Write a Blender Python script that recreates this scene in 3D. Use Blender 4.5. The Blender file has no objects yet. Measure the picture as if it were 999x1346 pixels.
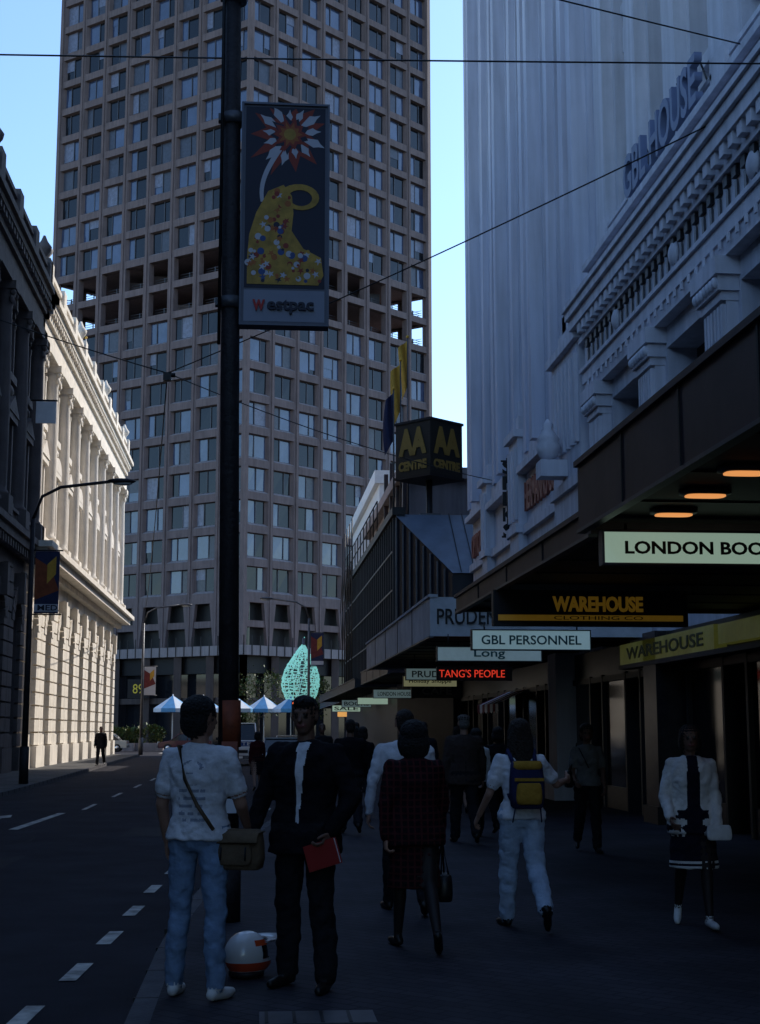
import bpy, bmesh, math, random
from mathutils import Vector, Matrix, kdtree, noise
random.seed(7)
V=Vector; rad=math.radians; sin=math.sin; cos=math.cos; pi=math.pi
scene=bpy.context.scene
COL=scene.collection
# ------------------------------------------------------------ materials
MC={}
def mat(name,col,rough=.8,var=.15,vs=1.5,bump=0.,bs=20,spec=.3,metal=0.,emit=0.,ecol=None,streak=0.,coat=0.):
    if name in MC: return MC[name]
    m=bpy.data.materials.new(name); m.use_nodes=True; nt=m.node_tree; N=nt.nodes; L=nt.links
    b=N['Principled BSDF']; b.inputs['Roughness'].default_value=rough
    b.inputs['Specular IOR Level'].default_value=spec; b.inputs['Metallic'].default_value=metal
    b.inputs['Coat Weight'].default_value=coat
    tc=N.new('ShaderNodeTexCoord')
    if var>0:
        n1=N.new('ShaderNodeTexNoise'); n1.inputs['Scale'].default_value=vs; n1.inputs['Detail'].default_value=7
        n1.inputs['Roughness'].default_value=.65
        L.new(tc.outputs['Object'],n1.inputs['Vector'])
        fac=n1.outputs['Fac']
        if streak>0:
            mp=N.new('ShaderNodeMapping'); mp.inputs['Scale'].default_value=(2.5,2.5,.18)
            L.new(tc.outputs['Object'],mp.inputs['Vector'])
            n2=N.new('ShaderNodeTexNoise'); n2.inputs['Scale'].default_value=1.6; n2.inputs['Detail'].default_value=6
            L.new(mp.outputs[0],n2.inputs['Vector'])
            mx=N.new('ShaderNodeMath'); mx.operation='MULTIPLY_ADD'; mx.inputs[1].default_value=streak
            sub=N.new('ShaderNodeMath'); sub.operation='MULTIPLY'; sub.inputs[1].default_value=1-streak
            L.new(fac,sub.inputs[0]); L.new(n2.outputs['Fac'],mx.inputs[0]); L.new(sub.outputs[0],mx.inputs[2]); fac=mx.outputs[0]
        r=N.new('ShaderNodeValToRGB')
        r.color_ramp.elements[0].position=.32; r.color_ramp.elements[1].position=.68
        r.color_ramp.elements[0].color=tuple(c*(1-var*1.3) for c in col)+(1,)
        r.color_ramp.elements[1].color=tuple(min(1,c*(1+var*.8)) for c in col)+(1,)
        L.new(fac,r.inputs[0]); L.new(r.outputs[0],b.inputs['Base Color'])
    else: b.inputs['Base Color'].default_value=tuple(col)+(1,)
    if bump>0:
        n3=N.new('ShaderNodeTexNoise'); n3.inputs['Scale'].default_value=bs; n3.inputs['Detail'].default_value=5
        L.new(tc.outputs['Object'],n3.inputs['Vector'])
        bp=N.new('ShaderNodeBump'); bp.inputs['Strength'].default_value=bump; bp.inputs['Distance'].default_value=.05
        L.new(n3.outputs['Fac'],bp.inputs['Height']); L.new(bp.outputs[0],b.inputs['Normal'])
    if emit>0:
        b.inputs['Emission Color'].default_value=tuple(ecol or col)+(1,); b.inputs['Emission Strength'].default_value=emit
    MC[name]=m; return m
def brickmat(name,c1,c2,mortar,bw,bh,ms,rough=.8,bump=.3,diag=0):
    m=bpy.data.materials.new(name); m.use_nodes=True; nt=m.node_tree; N=nt.nodes; L=nt.links
    b=N['Principled BSDF']; b.inputs['Roughness'].default_value=rough; b.inputs['Specular IOR Level'].default_value=.2
    tc=N.new('ShaderNodeTexCoord'); mp=N.new('ShaderNodeMapping'); mp.inputs['Rotation'].default_value=(0,0,diag)
    L.new(tc.outputs['Object'],mp.inputs[0])
    br=N.new('ShaderNodeTexBrick'); br.inputs['Scale'].default_value=1; br.inputs['Brick Width'].default_value=bw
    br.inputs['Row Height'].default_value=bh; br.inputs['Mortar Size'].default_value=ms
    br.inputs['Color1'].default_value=c1+(1,); br.inputs['Color2'].default_value=c2+(1,); br.inputs['Mortar'].default_value=mortar+(1,)
    L.new(mp.outputs[0],br.inputs['Vector'])
    n=N.new('ShaderNodeTexNoise'); n.inputs['Scale'].default_value=.9; n.inputs['Detail'].default_value=8; L.new(tc.outputs['Object'],n.inputs['Vector'])
    r=N.new('ShaderNodeValToRGB'); r.color_ramp.elements[0].position=.3; r.color_ramp.elements[1].position=.7
    r.color_ramp.elements[0].color=(.5,.5,.5,1); r.color_ramp.elements[1].color=(1.25,1.25,1.25,1); L.new(n.outputs['Fac'],r.inputs[0])
    mx=N.new('ShaderNodeMix'); mx.data_type='RGBA'; mx.blend_type='MULTIPLY'; mx.inputs[0].default_value=1
    L.new(br.outputs['Color'],mx.inputs[6]); L.new(r.outputs[0],mx.inputs[7]); L.new(mx.outputs[2],b.inputs['Base Color'])
    bp=N.new('ShaderNodeBump'); bp.inputs['Strength'].default_value=bump; bp.inputs['Distance'].default_value=.01; bp.invert=True
    L.new(br.outputs['Fac'],bp.inputs['Height']); L.new(bp.outputs[0],b.inputs['Normal'])
    return m
def plaidmat(name,base,line):
    m=bpy.data.materials.new(name); m.use_nodes=True; nt=m.node_tree; N=nt.nodes; L=nt.links
    b=N['Principled BSDF']; b.inputs['Roughness'].default_value=.9; b.inputs['Specular IOR Level'].default_value=.08
    tc=N.new('ShaderNodeTexCoord'); out=None
    for ax in ('X','Z'):
        wv=N.new('ShaderNodeTexWave'); wv.wave_type='BANDS'; wv.bands_direction=ax; wv.inputs['Scale'].default_value=6.5; wv.inputs['Distortion'].default_value=.6
        L.new(tc.outputs['Object'],wv.inputs['Vector']); r=N.new('ShaderNodeValToRGB'); r.color_ramp.elements[0].position=.72; r.color_ramp.elements[1].position=.9
        L.new(wv.outputs['Fac'],r.inputs[0])
        if out is None: out=r.outputs[0]
        else:
            a=N.new('ShaderNodeMix'); a.data_type='RGBA'; a.blend_type='ADD'; a.inputs[0].default_value=.8; L.new(out,a.inputs[6]); L.new(r.outputs[0],a.inputs[7]); out=a.outputs[2]
    mx=N.new('ShaderNodeMix'); mx.data_type='RGBA'; L.new(out,mx.inputs[0]); mx.inputs[6].default_value=base+(1,); mx.inputs[7].default_value=line+(1,)
    L.new(mx.outputs[2],b.inputs['Base Color']); return m
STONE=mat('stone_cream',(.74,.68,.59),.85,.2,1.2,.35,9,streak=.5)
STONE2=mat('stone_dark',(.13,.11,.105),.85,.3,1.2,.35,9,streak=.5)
PLAST=mat('white_plaster',(.58,.57,.62),.75,.18,1.5,.15,14,streak=.7)
PLAST2=mat('white_plaster_ribs',(.54,.54,.62),.75,.16,1.1,.1,12,streak=.8)
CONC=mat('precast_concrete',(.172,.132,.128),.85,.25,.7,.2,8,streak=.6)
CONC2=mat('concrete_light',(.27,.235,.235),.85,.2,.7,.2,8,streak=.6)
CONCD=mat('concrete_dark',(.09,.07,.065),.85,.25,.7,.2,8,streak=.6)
GLASSD=mat('glass_dark',(.010,.012,.016),.06,0,spec=.4)
GLASSB=mat('glass_blue',(.05,.07,.13),.06,.3,.4,spec=1.)
GLASSC=mat('glass_curtain',(.15,.16,.22),.35,.3,3,spec=.6)
GLASSG=mat('glass_blind',(.05,.055,.075),.3,.3,3,spec=.5)
FRAME=mat('frame_dark',(.025,.024,.024),.5,0)
BLACK=mat('black_paint',(.010,.010,.012),.5,.2,3)
ASPH=mat('asphalt',(.023,.022,.029),.85,.35,.8,.5,140,spec=.15)
GROUNDM=mat('ground_asphalt',(.04,.04,.04),.9,.3,.5)
KERB=mat('kerb_stone',(.075,.072,.078),.85,.25,4,.3,30)
PAVE=brickmat('paving_bricks',(.025,.0235,.031),(.038,.034,.042),(.013,.013,.017),.23,.115,.008,diag=.785)
PAVES=brickmat('paving_slabs',(.07,.07,.07),(.09,.088,.085),(.03,.03,.03),.6,.6,.01)
PAINTR=mat('road_paint',(.40,.38,.34),.7,.5,5)
BROWN=mat('canopy_brown',(.055,.034,.034),.5,.35,1.5,spec=.3)
CEIL=mat('canopy_ceiling',(.05,.04,.033),.6,.15,1)
DARKW=mat('dark_cladding',(.018,.02,.027),.5,.25,1.2)
STEELG=mat('steel_grey',(.09,.09,.10),.45,.2,6,metal=.4)
POLE=mat('pole_paint',(.022,.018,.020),.6,.4,7,.3,25)
ORANGE=mat('orange_paint',(.22,.05,.02),.6,.35,9)
SLATE=mat('metal_roof',(.13,.16,.21),.4,.2,1,spec=.5)
YEL=mat('yellow_paint',(.60,.33,.04),.6,.1,3)
WHITE=mat('white_paint',(.72,.72,.72),.6,.08,3)
# ------------------------------------------------------------ builder
class Part:
    def __init__(s): s.v=[];s.f=[];s.mi=[];s.mats=[];s.smooth=[]
    def m(s,mt):
        if mt not in s.mats: s.mats.append(mt)
        return s.mats.index(mt)
    def add(s,vs,fs,mt,T=None,sm=False):
        o=len(s.v)
        s.v+= [tuple(T(*p)) if T else tuple(p) for p in vs]
        k=s.m(mt)
        for f in fs: s.f.append(tuple(i+o for i in f)); s.mi.append(k); s.smooth.append(sm)
    def box(s,x0,y0,z0,x1,y1,z1,mt,T=None):
        s.add([(x0,y0,z0),(x1,y0,z0),(x1,y1,z0),(x0,y1,z0),(x0,y0,z1),(x1,y0,z1),(x1,y1,z1),(x0,y1,z1)],
              [(0,3,2,1),(4,5,6,7),(0,1,5,4),(1,2,6,5),(2,3,7,6),(3,0,4,7)],mt,T)
    def quad(s,a,b,c,d,mt,T=None): s.add([a,b,c,d],[(0,1,2,3)],mt,T)
    def poly(s,pts,mt,T=None): s.add(pts,[tuple(range(len(pts)))],mt,T)
    def loft(s,rings,mt,cap=True,sm=True,T=None):
        n=len(rings[0]); vs=[p for r in rings for p in r]; fs=[]
        for i in range(len(rings)-1):
            for j in range(n):
                a=i*n+j;b=i*n+(j+1)%n; fs.append((a,b,b+n,a+n))
        if cap: fs.append(tuple(range(n-1,-1,-1))); fs.append(tuple(range((len(rings)-1)*n,len(rings)*n)))
        s.add(vs,fs,mt,T,sm)
    def tube(s,pts,r,mt,n=8,T=None,r1=None):
        pts=[V(p) for p in pts]; rings=[]
        for i,p in enumerate(pts):
            d=(pts[min(i+1,len(pts)-1)]-pts[max(i-1,0)]).normalized()
            a=d.cross(V((0,0,1)) if abs(d.z)<.9 else V((0,1,0))).normalized(); b=d.cross(a)
            rr=r if r1 is None else r+(r1-r)*i/(len(pts)-1)
            rings.append([tuple(p+a*rr*cos(2*pi*k/n)+b*rr*sin(2*pi*k/n)) for k in range(n)])
        s.loft(rings,mt,T=T)
    def lathe(s,c,prof,mt,n=16,T=None,sm=True):
        s.loft([[ (c[0]+r*cos(2*pi*k/n),c[1]+r*sin(2*pi*k/n),c[2]+z) for k in range(n)] for r,z in prof],mt,T=T,sm=sm)
    def ell(s,c,r,mt,n=14,m=8,T=None):
        s.loft([[ (c[0]+r[0]*sin(pi*(i+.02)/(m+.04))*cos(2*pi*k/n),c[1]+r[1]*sin(pi*(i+.02)/(m+.04))*sin(2*pi*k/n),c[2]-r[2]*cos(pi*(i+.02)/(m+.04))) for k in range(n)] for i in range(m+1)],mt,T=T)
class B:
    def __init__(s,name,loc=(0,0,0),rot=0,world=True):
        s.e=bpy.data.objects.new(name,None); COL.objects.link(s.e); s.e.location=loc; s.e.rotation_euler=(0,0,rot)
        s.e.empty_display_size=.3
        s.loc=V(loc); s.world=world; s.parts={}
    def p(s,n):
        if n not in s.parts: s.parts[n]=Part()
        return s.parts[n]
    def done(s):
        for n,p in s.parts.items():
            if not p.v: continue
            me=bpy.data.meshes.new(n); off=s.loc if s.world else V((0,0,0))
            me.from_pydata([tuple(V(q)-off) for q in p.v],[],p.f)
            for m in p.mats: me.materials.append(m)
            me.polygons.foreach_set('material_index',p.mi); me.polygons.foreach_set('use_smooth',p.smooth)
            me.update(); o=bpy.data.objects.new(n,me); COL.objects.link(o); o.parent=s.e
        s.parts={}
        return s
def text(par,body,loc,w,h,mt,rz=0,rx=pi/2,ext=.01,name='lettering',bold=0.0,ry=0):
    c=bpy.data.curves.new(name,'FONT'); c.body=body; c.size=1; c.extrude=0; c.align_x='CENTER'; c.align_y='CENTER'; c.offset=bold; c.resolution_u=3
    o=bpy.data.objects.new(name,c); COL.objects.link(o)
    bpy.context.view_layer.update()
    d=o.dimensions; sx=w/max(d.x,.01); sy=h/max(d.y,.01)
    bb=[V(q) for q in o.bound_box]; cx=(min(q.x for q in bb)+max(q.x for q in bb))/2; cy=(min(q.y for q in bb)+max(q.y for q in bb))/2
    R=Matrix.Rotation(rz,4,'Z')@Matrix.Rotation(rx,4,'X')@Matrix.Rotation(ry,4,'Z')
    base=par.e if isinstance(par,B) else par
    lw=V(loc)-(par.loc if isinstance(par,B) and par.world else V((0,0,0)))
    o.parent=base
    M=Matrix.Translation(lw)@R@Matrix.Diagonal((sx,sy,1,1))@Matrix.Translation((-cx,-cy,0))
    o.matrix_local=M
    c.extrude=ext; c.materials.append(mt); return o
# ------------------------------------------------------------ facade helpers
def TR(u0): return lambda a,o,z:(u0-o,a,z)
def TL(u0): return lambda a,o,z:(u0+o,a,z)
def opening(W,G,T,a0,a1,z0,z1,w0,w1,s,t,wm,gm,arch=False,o=0,dep=.45,bars=(1,1),fm=FRAME):
    hole=[(w0,s)]
    if arch:
        r=(w1-w0)/2; cz=t-r; n=8
        for i in range(n+1):
            an=pi-pi*i/n; hole.append(((w0+w1)/2+r*cos(an),cz+r*sin(an)))
    else: hole+=[(w0,t),(w1,t)]
    hole.append((w1,s))
    W.quad((a0,o,z0),(w0,o,z0),(w0,o,z1),(a0,o,z1),wm,T); W.quad((w1,o,z0),(a1,o,z0),(a1,o,z1),(w1,o,z1),wm,T)
    W.quad((w0,o,z0),(w1,o,z0),(w1,o,s),(w0,o,s),wm,T)
    tops=hole[1:-1]
    for i in range(len(tops)-1):
        p,q=tops[i],tops[i+1]
        W.quad((p[0],o,p[1]),(q[0],o,q[1]),(q[0],o,z1),(p[0],o,z1),wm,T)
    for i in range(len(hole)):
        p,q=hole[i],hole[(i+1)%len(hole)]
        W.quad((p[0],o,p[1]),(q[0],o,q[1]),(q[0],o-dep,q[1]),(p[0],o-dep,p[1]),wm,T)
    G.poly([(p[0],o-dep+.02,p[1]) for p in hole],gm,T)
    ph=(t-s)
    for i in range(bars[0]):
        x=w0+(w1-w0)*(i+1)/(bars[0]+1); G.box(x-.04,o-dep+.03,s,x+.04,o-dep+.1,t-.03,fm,T)
    for i in range(bars[1]):
        z=s+ph*(i+1)/(bars[1]+1); G.box(w0,o-dep+.03,z-.035,w1,o-dep+.09,z+.035,fm,T)
def cornice(C,T,a0,a1,steps,m,back=-.3):
    for z0,z1,p in steps: C.box(a0-max(p,0),back,z0,a1+max(p,0),p,z1,m,T)
# ------------------------------------------------------------ ground
def interp(t,tab):
    if t<=tab[0][0]: return tab[0][1]
    for (a,b),(c,d) in zip(tab,tab[1:]):
        if t<=c:
            x=(t-a)/(c-a); x=x*x*(3-2*x)*.5+x*.5; return b+(d-b)*x
    return tab[-1][1]
KR=[(-30,-.75),(12,-.7),(20,-.25),(31,.7),(60,2.2),(100,3.4),(112,3.6)]
KL=[(-30,-6.2),(35,-6.4),(97,-7.5)]
g=B('ground'); gp=g.p('ground_sheet')
gp.quad((-1500,-600,-.16),(1500,-600,-.16),(1500,2500,-.16),(-1500,2500,-.16),GROUNDM); g.done()
g=B('road'); gp=g.p('asphalt_surface')
gp.quad((-9,-70,-.13),(6,-70,-.13),(6,112,-.13),(-9,112,-.13),ASPH); gp.quad((-90,112,-.13),(90,112,-.13),(90,126,-.13),(-90,126,-.13),ASPH)
gp.quad((-30,97,-.129),(-9,97,-.129),(-9,112,-.129),(-30,112,-.129),ASPH)
PATCH=mat('asphalt_patch',(.015,.015,.019),.8,.3,2,.4,120,spec=.2)
gp.quad((-4.6,14,-.1265),(-3.3,14.2,-.1265),(-3.1,20.5,-.1265),(-4.5,20.2,-.1265),PATCH)
gp.quad((-2.2,24,-.1265),(-.9,24,-.1265),(-.8,26.2,-.1265),(-2.1,26.3,-.1265),PATCH)
pts=[(-3.6+.12*sin(i*1.7)+.05*sin(i*4.1),6+i*.9) for i in range(40)]
for (a,b),(c,d) in zip(pts,pts[1:]): gp.quad((a-.02,b,-.1262),(a+.02,b,-.1262),(c+.02,d,-.1262),(c-.02,d,-.1262),PATCH)
g.done()
def strip(name,tab,sign,far,v0,v1,pm):
    g=B(name); s=g.p('paving'); k=g.p('kerb'); n=60
    vs=[v0+(v1-v0)*i/n for i in range(n+1)]
    for a,b in zip(vs,vs[1:]):
        ua,ub=interp(a,tab),interp(b,tab)
        s.quad((ua+sign*.15,a,0),(far,a,0),(far,b,0),(ub+sign*.15,b,0),pm)
        k.quad((ua,a,-.16),(ub,b,-.16),(ub+sign*.012,b,.002),(ua+sign*.012,a,.002),KERB)
        k.quad((ua+sign*.012,a,.002),(ub+sign*.012,b,.002),(ub+sign*.15,b,.002),(ua+sign*.15,a,.002),KERB)
    ua=interp(v1,tab); k.quad((ua,v1,-.16),(far,v1,-.16),(far,v1,.002),(ua,v1,.002),KERB)
    for i in range(int((v1-v0)/1.0)):
        a=v0+i*1.0; u=interp(a,tab); k.box(min(u-.002*sign,u+sign*.15),a,-.1,max(u-.002*sign,u+sign*.15),a+.012,.005,BLACK)
    g.done()
strip('pavement',KR,1,9.5,-20,112,PAVE); strip('pavement',KL,-1,-10.3,-20,97,PAVES)
g=B('plaza'); gp=g.p('paving'); gp.box(-70,126,-.15,70,200,0.0,PAVES); g.done()
g=B('road_markings'); gp=g.p('paint')
zz=-.122
for i,(u,v) in enumerate([(-1.48,7.3),(-1.39,8.75),(-1.27,10.4),(-1.2,12.1),(-1.15,13.9),(-1.1,15.8),(-1.0,17.8),(-.85,20),(-.6,22.5),(-.3,25),(.05,28),(.3,31.5)]):
    gp.quad((u-.06,v,zz),(u+.06,v,zz),(u+.1,v+.75,zz),(u-.02,v+.75,zz),PAINTR)
for v in range(32,110,6): 
    c=interp(v,[(0,-3.9),(110,-3)]); gp.quad((c-.05,v,zz),(c+.05,v,zz),(c+.05,v+2.4,zz),(c-.05,v+2.4,zz),PAINTR)
gp.quad((-5.6,21.0,zz),(-5.42,20.6,zz),(-4.9,29,zz),(-5.02,29,zz),PAINTR); gp.quad((-6.3,27.6,zz),(-6.2,26.9,zz),(-4.8,29.4,zz),(-4.9,30.2,zz),PAINTR)
gp.quad((-4.25,25.8,zz),(-4.08,25.8,zz),(-3.9,30.8,zz),(-4.05,30.8,zz),PAINTR)
for i in range(8): gp.quad((-7+i*1.3,107,zz),(-6.4+i*1.3,107,zz),(-6.4+i*1.3,110,zz),(-7+i*1.3,110,zz),PAINTR)
g.done()
g=B('utility_cover',(.25,8.4,0)); gp=g.p('lid'); gp.box(.05,8.15,-.02,.70,8.50,.006,STEELG)
for i in range(4): gp.box(.08+i*.155,8.17,.006,.1+i*.155,8.48,.009,BLACK)
g.done()
# ------------------------------------------------------------ tower
C0=V((-1.3,150.7,0)); L0=V((-24.9,169.2,0)); R0=V((21.1,170.4,0)); K0=L0+R0-C0
tw=B('office_tower',(-1.3,165,0))
W=tw.p('precast_frame'); G=tw.p('windows'); SL=tw.p('open_plant_floors'); PD=tw.p('podium')
def TF(P0,P1):
    d=(P1-P0).normalized(); n=V((d.y,-d.x,0))
    return lambda a,o,z: tuple(P0+d*a+n*o+V((0,0,z)))
def towerface(P0,P1,nb,blue):
    T=TF(P0,P1); Ln=(P1-P0).length; bw=Ln/nb
    levels=[15.6+3.6*i for i in range(24)]
    for j in range(nb):
        a0=j*bw; a1=a0+bw
        for z0 in levels:
            z1=z0+3.6; plant=47.9<z0<54
            if plant: A0,A1,Z0,Z1=a0+.45,a1-.45,z0+.45,z1-.35; B0,B1,Y0,Y1,dp=A0,A1,Z0,Z1,.8
            else: A0,A1,Z0,Z1=a0+.34,a1-.34,z0+.50,z1-.34; B0,B1,Y0,Y1,dp=a0+.58,a1-.58,z0+.80,z1-.42,.5
            cm=CONC
            W.quad((a0,0,z0),(A0,0,Z0),(A0,0,Z1),(a0,0,z1),cm,T); W.quad((A1,0,Z0),(a1,0,z0),(a1,0,z1),(A1,0,Z1),cm,T)
            W.quad((a0,0,z0),(a1,0,z0),(A1,0,Z0),(A0,0,Z0),cm,T); W.quad((A0,0,Z1),(A1,0,Z1),(a1,0,z1),(a0,0,z1),cm,T)
            o=[(A0,Z0),(A1,Z0),(A1,Z1),(A0,Z1)]; q=[(B0,Y0),(B1,Y0),(B1,Y1),(B0,Y1)]
            for i in range(4):
                k=(i+1)%4
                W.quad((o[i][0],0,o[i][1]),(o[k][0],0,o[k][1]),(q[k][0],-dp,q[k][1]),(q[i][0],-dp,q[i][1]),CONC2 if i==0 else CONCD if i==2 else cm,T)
            if not plant:
                sp=B0+(B1-B0)*random.choice([.36,.5,.64])
                for l,r in ((B0,sp),(sp,B1)):
                    gm=random.choices([GLASSD,GLASSB,GLASSG],blue)[0]
                    t1,t2=random.uniform(-.03,.03),random.uniform(-.03,.03)
                    G.quad((l,-dp+.03+t1,Y0),(r,-dp+.03,Y0),(r,-dp+.03+t2,Y1),(l,-dp+.03,Y1),gm,T)
                G.box(sp-.05,-dp-.02,Y0,sp+.05,-dp+.12,Y1,STEELG,T)
                if random.random()<.28:
                    l,r=(B0,sp-.05) if random.random()<.5 else (sp+.05,B1)
                    zt=Y0 if random.random()<.5 else Y0+random.uniform(.4,1.5)
                    G.quad((l,-dp+.075,zt),(r,-dp+.075,zt),(r,-dp+.075,Y1),(l,-dp+.075,Y1),random.choice([GLASSC,GLASSG,GLASSB]),T)
            else:
                for hz in (.35,.65,.95): SL.box(B0,-1.2,z0+.45+hz,B1,-1.15,z0+.5+hz,STEELG,T)
                SL.box((B0+B1)/2-.05,-1.2,z0+.4,(B0+B1)/2+.05,-1.1,z0+1.5,STEELG,T)
        W.box(a0-.11,-.02,10.2,a0+.11,.14,102,CONC,T)
        W.box(a0+.1,-1.2,10.2,a0+bw-.1,-1.1,15.6,GLASSD,T)
        W.box(a0,-.5,15.0,a1,.05,15.6,CONC,T)
        m=(a0+a1)/2
        for x in (a0+.12,a1-.12):
            sg=1 if x<m else -1
            W.add([(x,-.4,15),(x+sg*.75,-.4,15),(x+sg*.18,-.4,10.2),(x,-.4,10.2),(x,.03,15),(x+sg*.75,.03,15),(x+sg*.18,.03,10.2),(x,.03,10.2)],
                  [(0,1,2,3),(4,5,6,7),(0,1,5,4),(1,2,6,5),(2,3,7,6),(3,0,4,7)],CONC,T)
        W.box(a0,-.6,12.4,a1,-.1,13.1,CONC,T)
    W.box(-.2,-.5,-.0,.25,.2,102.02,CONC,T)
towerface(L0,C0,8,[6,3,1]); towerface(C0,R0,8,[5,5,1]); towerface(R0,K0,8,[5,3,1]); towerface(K0,L0,8,[5,3,1])
def inset(P,k,z): c=(C0+K0)/2; q=c+(P-c)*k; return (q.x,q.y,z)
SL.add([inset(P,.45,z) for z in (46,58) for P in (C0,R0,K0,L0)],[(0,1,5,4),(1,2,6,5),(2,3,7,6),(3,0,4,7)],mat('core_ochre',(.30,.12,.05),.9,.2))
for z in (47.7,51.5,55.1,15.3,102):
    SL.add([inset(P,.985,z+d) for d in (0,.35) for P in (C0,R0,K0,L0)],[(0,1,2,3),(4,5,6,7),(0,1,5,4),(1,2,6,5),(2,3,7,6),(3,0,4,7)],CONC)
SL.add([inset(P,.93,z) for z in (10,47.6) for P in (C0,R0,K0,L0)],[(0,1,5,4),(1,2,6,5),(2,3,7,6),(3,0,4,7)],BLACK)
SL.add([inset(P,.93,z) for z in (55.6,101) for P in (C0,R0,K0,L0)],[(0,1,5,4),(1,2,6,5),(2,3,7,6),(3,0,4,7)],BLACK)
for P,Q in ((C0,R0),(L0,C0),(R0,K0),(K0,L0)):
    for i in range(6):
        if random.random()<.7:
            q=P+(Q-P)*(i+.5)/6; x,y,_=inset(q,.72,0); z=random.choice([48.05,51.85]); SL.box(x-1.3,y-1.3,z,x+1.3,y+1.3,z+random.uniform(1.2,2.6),random.choice([STEELG,CONC,BROWN]))
def ringbox(k,z0,z1,m,PP=PD):
    PP.add([inset(P,k,z) for z in (z0,z1) for P in (C0,R0,K0,L0)],[(0,1,2,3),(4,5,6,7),(0,1,5,4),(1,2,6,5),(2,3,7,6),(3,0,4,7)],m)
ringbox(1.22,9.2,10.2,CONC2); ringbox(1.15,7.4,9.2,BLACK); ringbox(1.16,4.3,4.9,CONCD); ringbox(1.1,0,8,GLASSD)
for P,Q in ((L0,C0),(C0,R0)):
    for i in range(9):
        q=P+(Q-P)*i/8; x,y,_=inset(q,1.18,0); PD.box(x-.4,y-.4,0,x+.4,y+.4,9.2,CONCD)
    for i in range(33):
        q=P+(Q-P)*i/32; x,y,_=inset(q,1.222,0); PD.box(x-.05,y-.05,9.2,x+.05,y+.05,11.2,FRAME)
tw.done()
bk=B('bank_sign',(-14,148,5.6)); 
x,y,_=inset(L0+(C0-L0)*.62,1.24,0); bk.p('panel').box(x-1.2,y-.6,4.9,x+1.0,y-.4,6.9,BLACK); bk.p('bracket').box(x-.1,y-.4,5.5,x+.1,y+1.2,5.8,STEELG); text(bk,'89',(x-.1,y-.64,5.9),1.1,1.0,mat('sign_yellow_lit',(.55,.45,.05),.5,0,emit=.12)); bk.done()
for (x0,y0,x1,y1,h,m,fc) in [(-75,150,-34,190,11,CONC2,-1),(-62,215,-25,240,19,STONE2,-1),(30,200,80,240,26,CONC2,-1),(-140,120,-80,200,9,STONE,-1)]:
    c=B('city_building',((x0+x1)/2,(y0+y1)/2,0)); w=c.p('walls'); w.box(x0,y0,0,x1,y1,h,m)
    gl=c.p('windows'); nz=int(h/3.4); nx=int((x1-x0)/3)
    for i in range(nx):
        for j in range(nz): gl.box(x0+.8+i*3,y0-.05,1.2+j*3.4,x0+2.4+i*3,y0+.1,2.9+j*3.4,GLASSB)
    w.box(x0-.4,y0-.4,h,x1+.4,y1+.4,h+.6,m); c.done()
for (x0,y0,x1,y1,h,m,side) in [(-26,-60,-9.6,23.6,15,STONE2,1),(7.8,-60,30,-6.3,40,CONC,-1)]:
    c=B('city_building',((x0+x1)/2,(y0+y1)/2,0)); w=c.p('walls'); w.box(x0,y0,0,x1,y1,h,m); gl=c.p('windows')
    for j in range(int(h/3.6)):
        xf=x1 if side>0 else x0
        for i in range(int((y1-y0)/3)): 
            gl.box(xf-.06,y0+.8+i*3,1.2+j*3.6,xf+.06,y0+2.3+i*3,3.1+j*3.6,GLASSD); w.box(xf-.1,y0+.7+i*3,1.0+j*3.6,xf+.14,y0+2.4+i*3,1.2+j*3.6,m)
    c.done()
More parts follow.
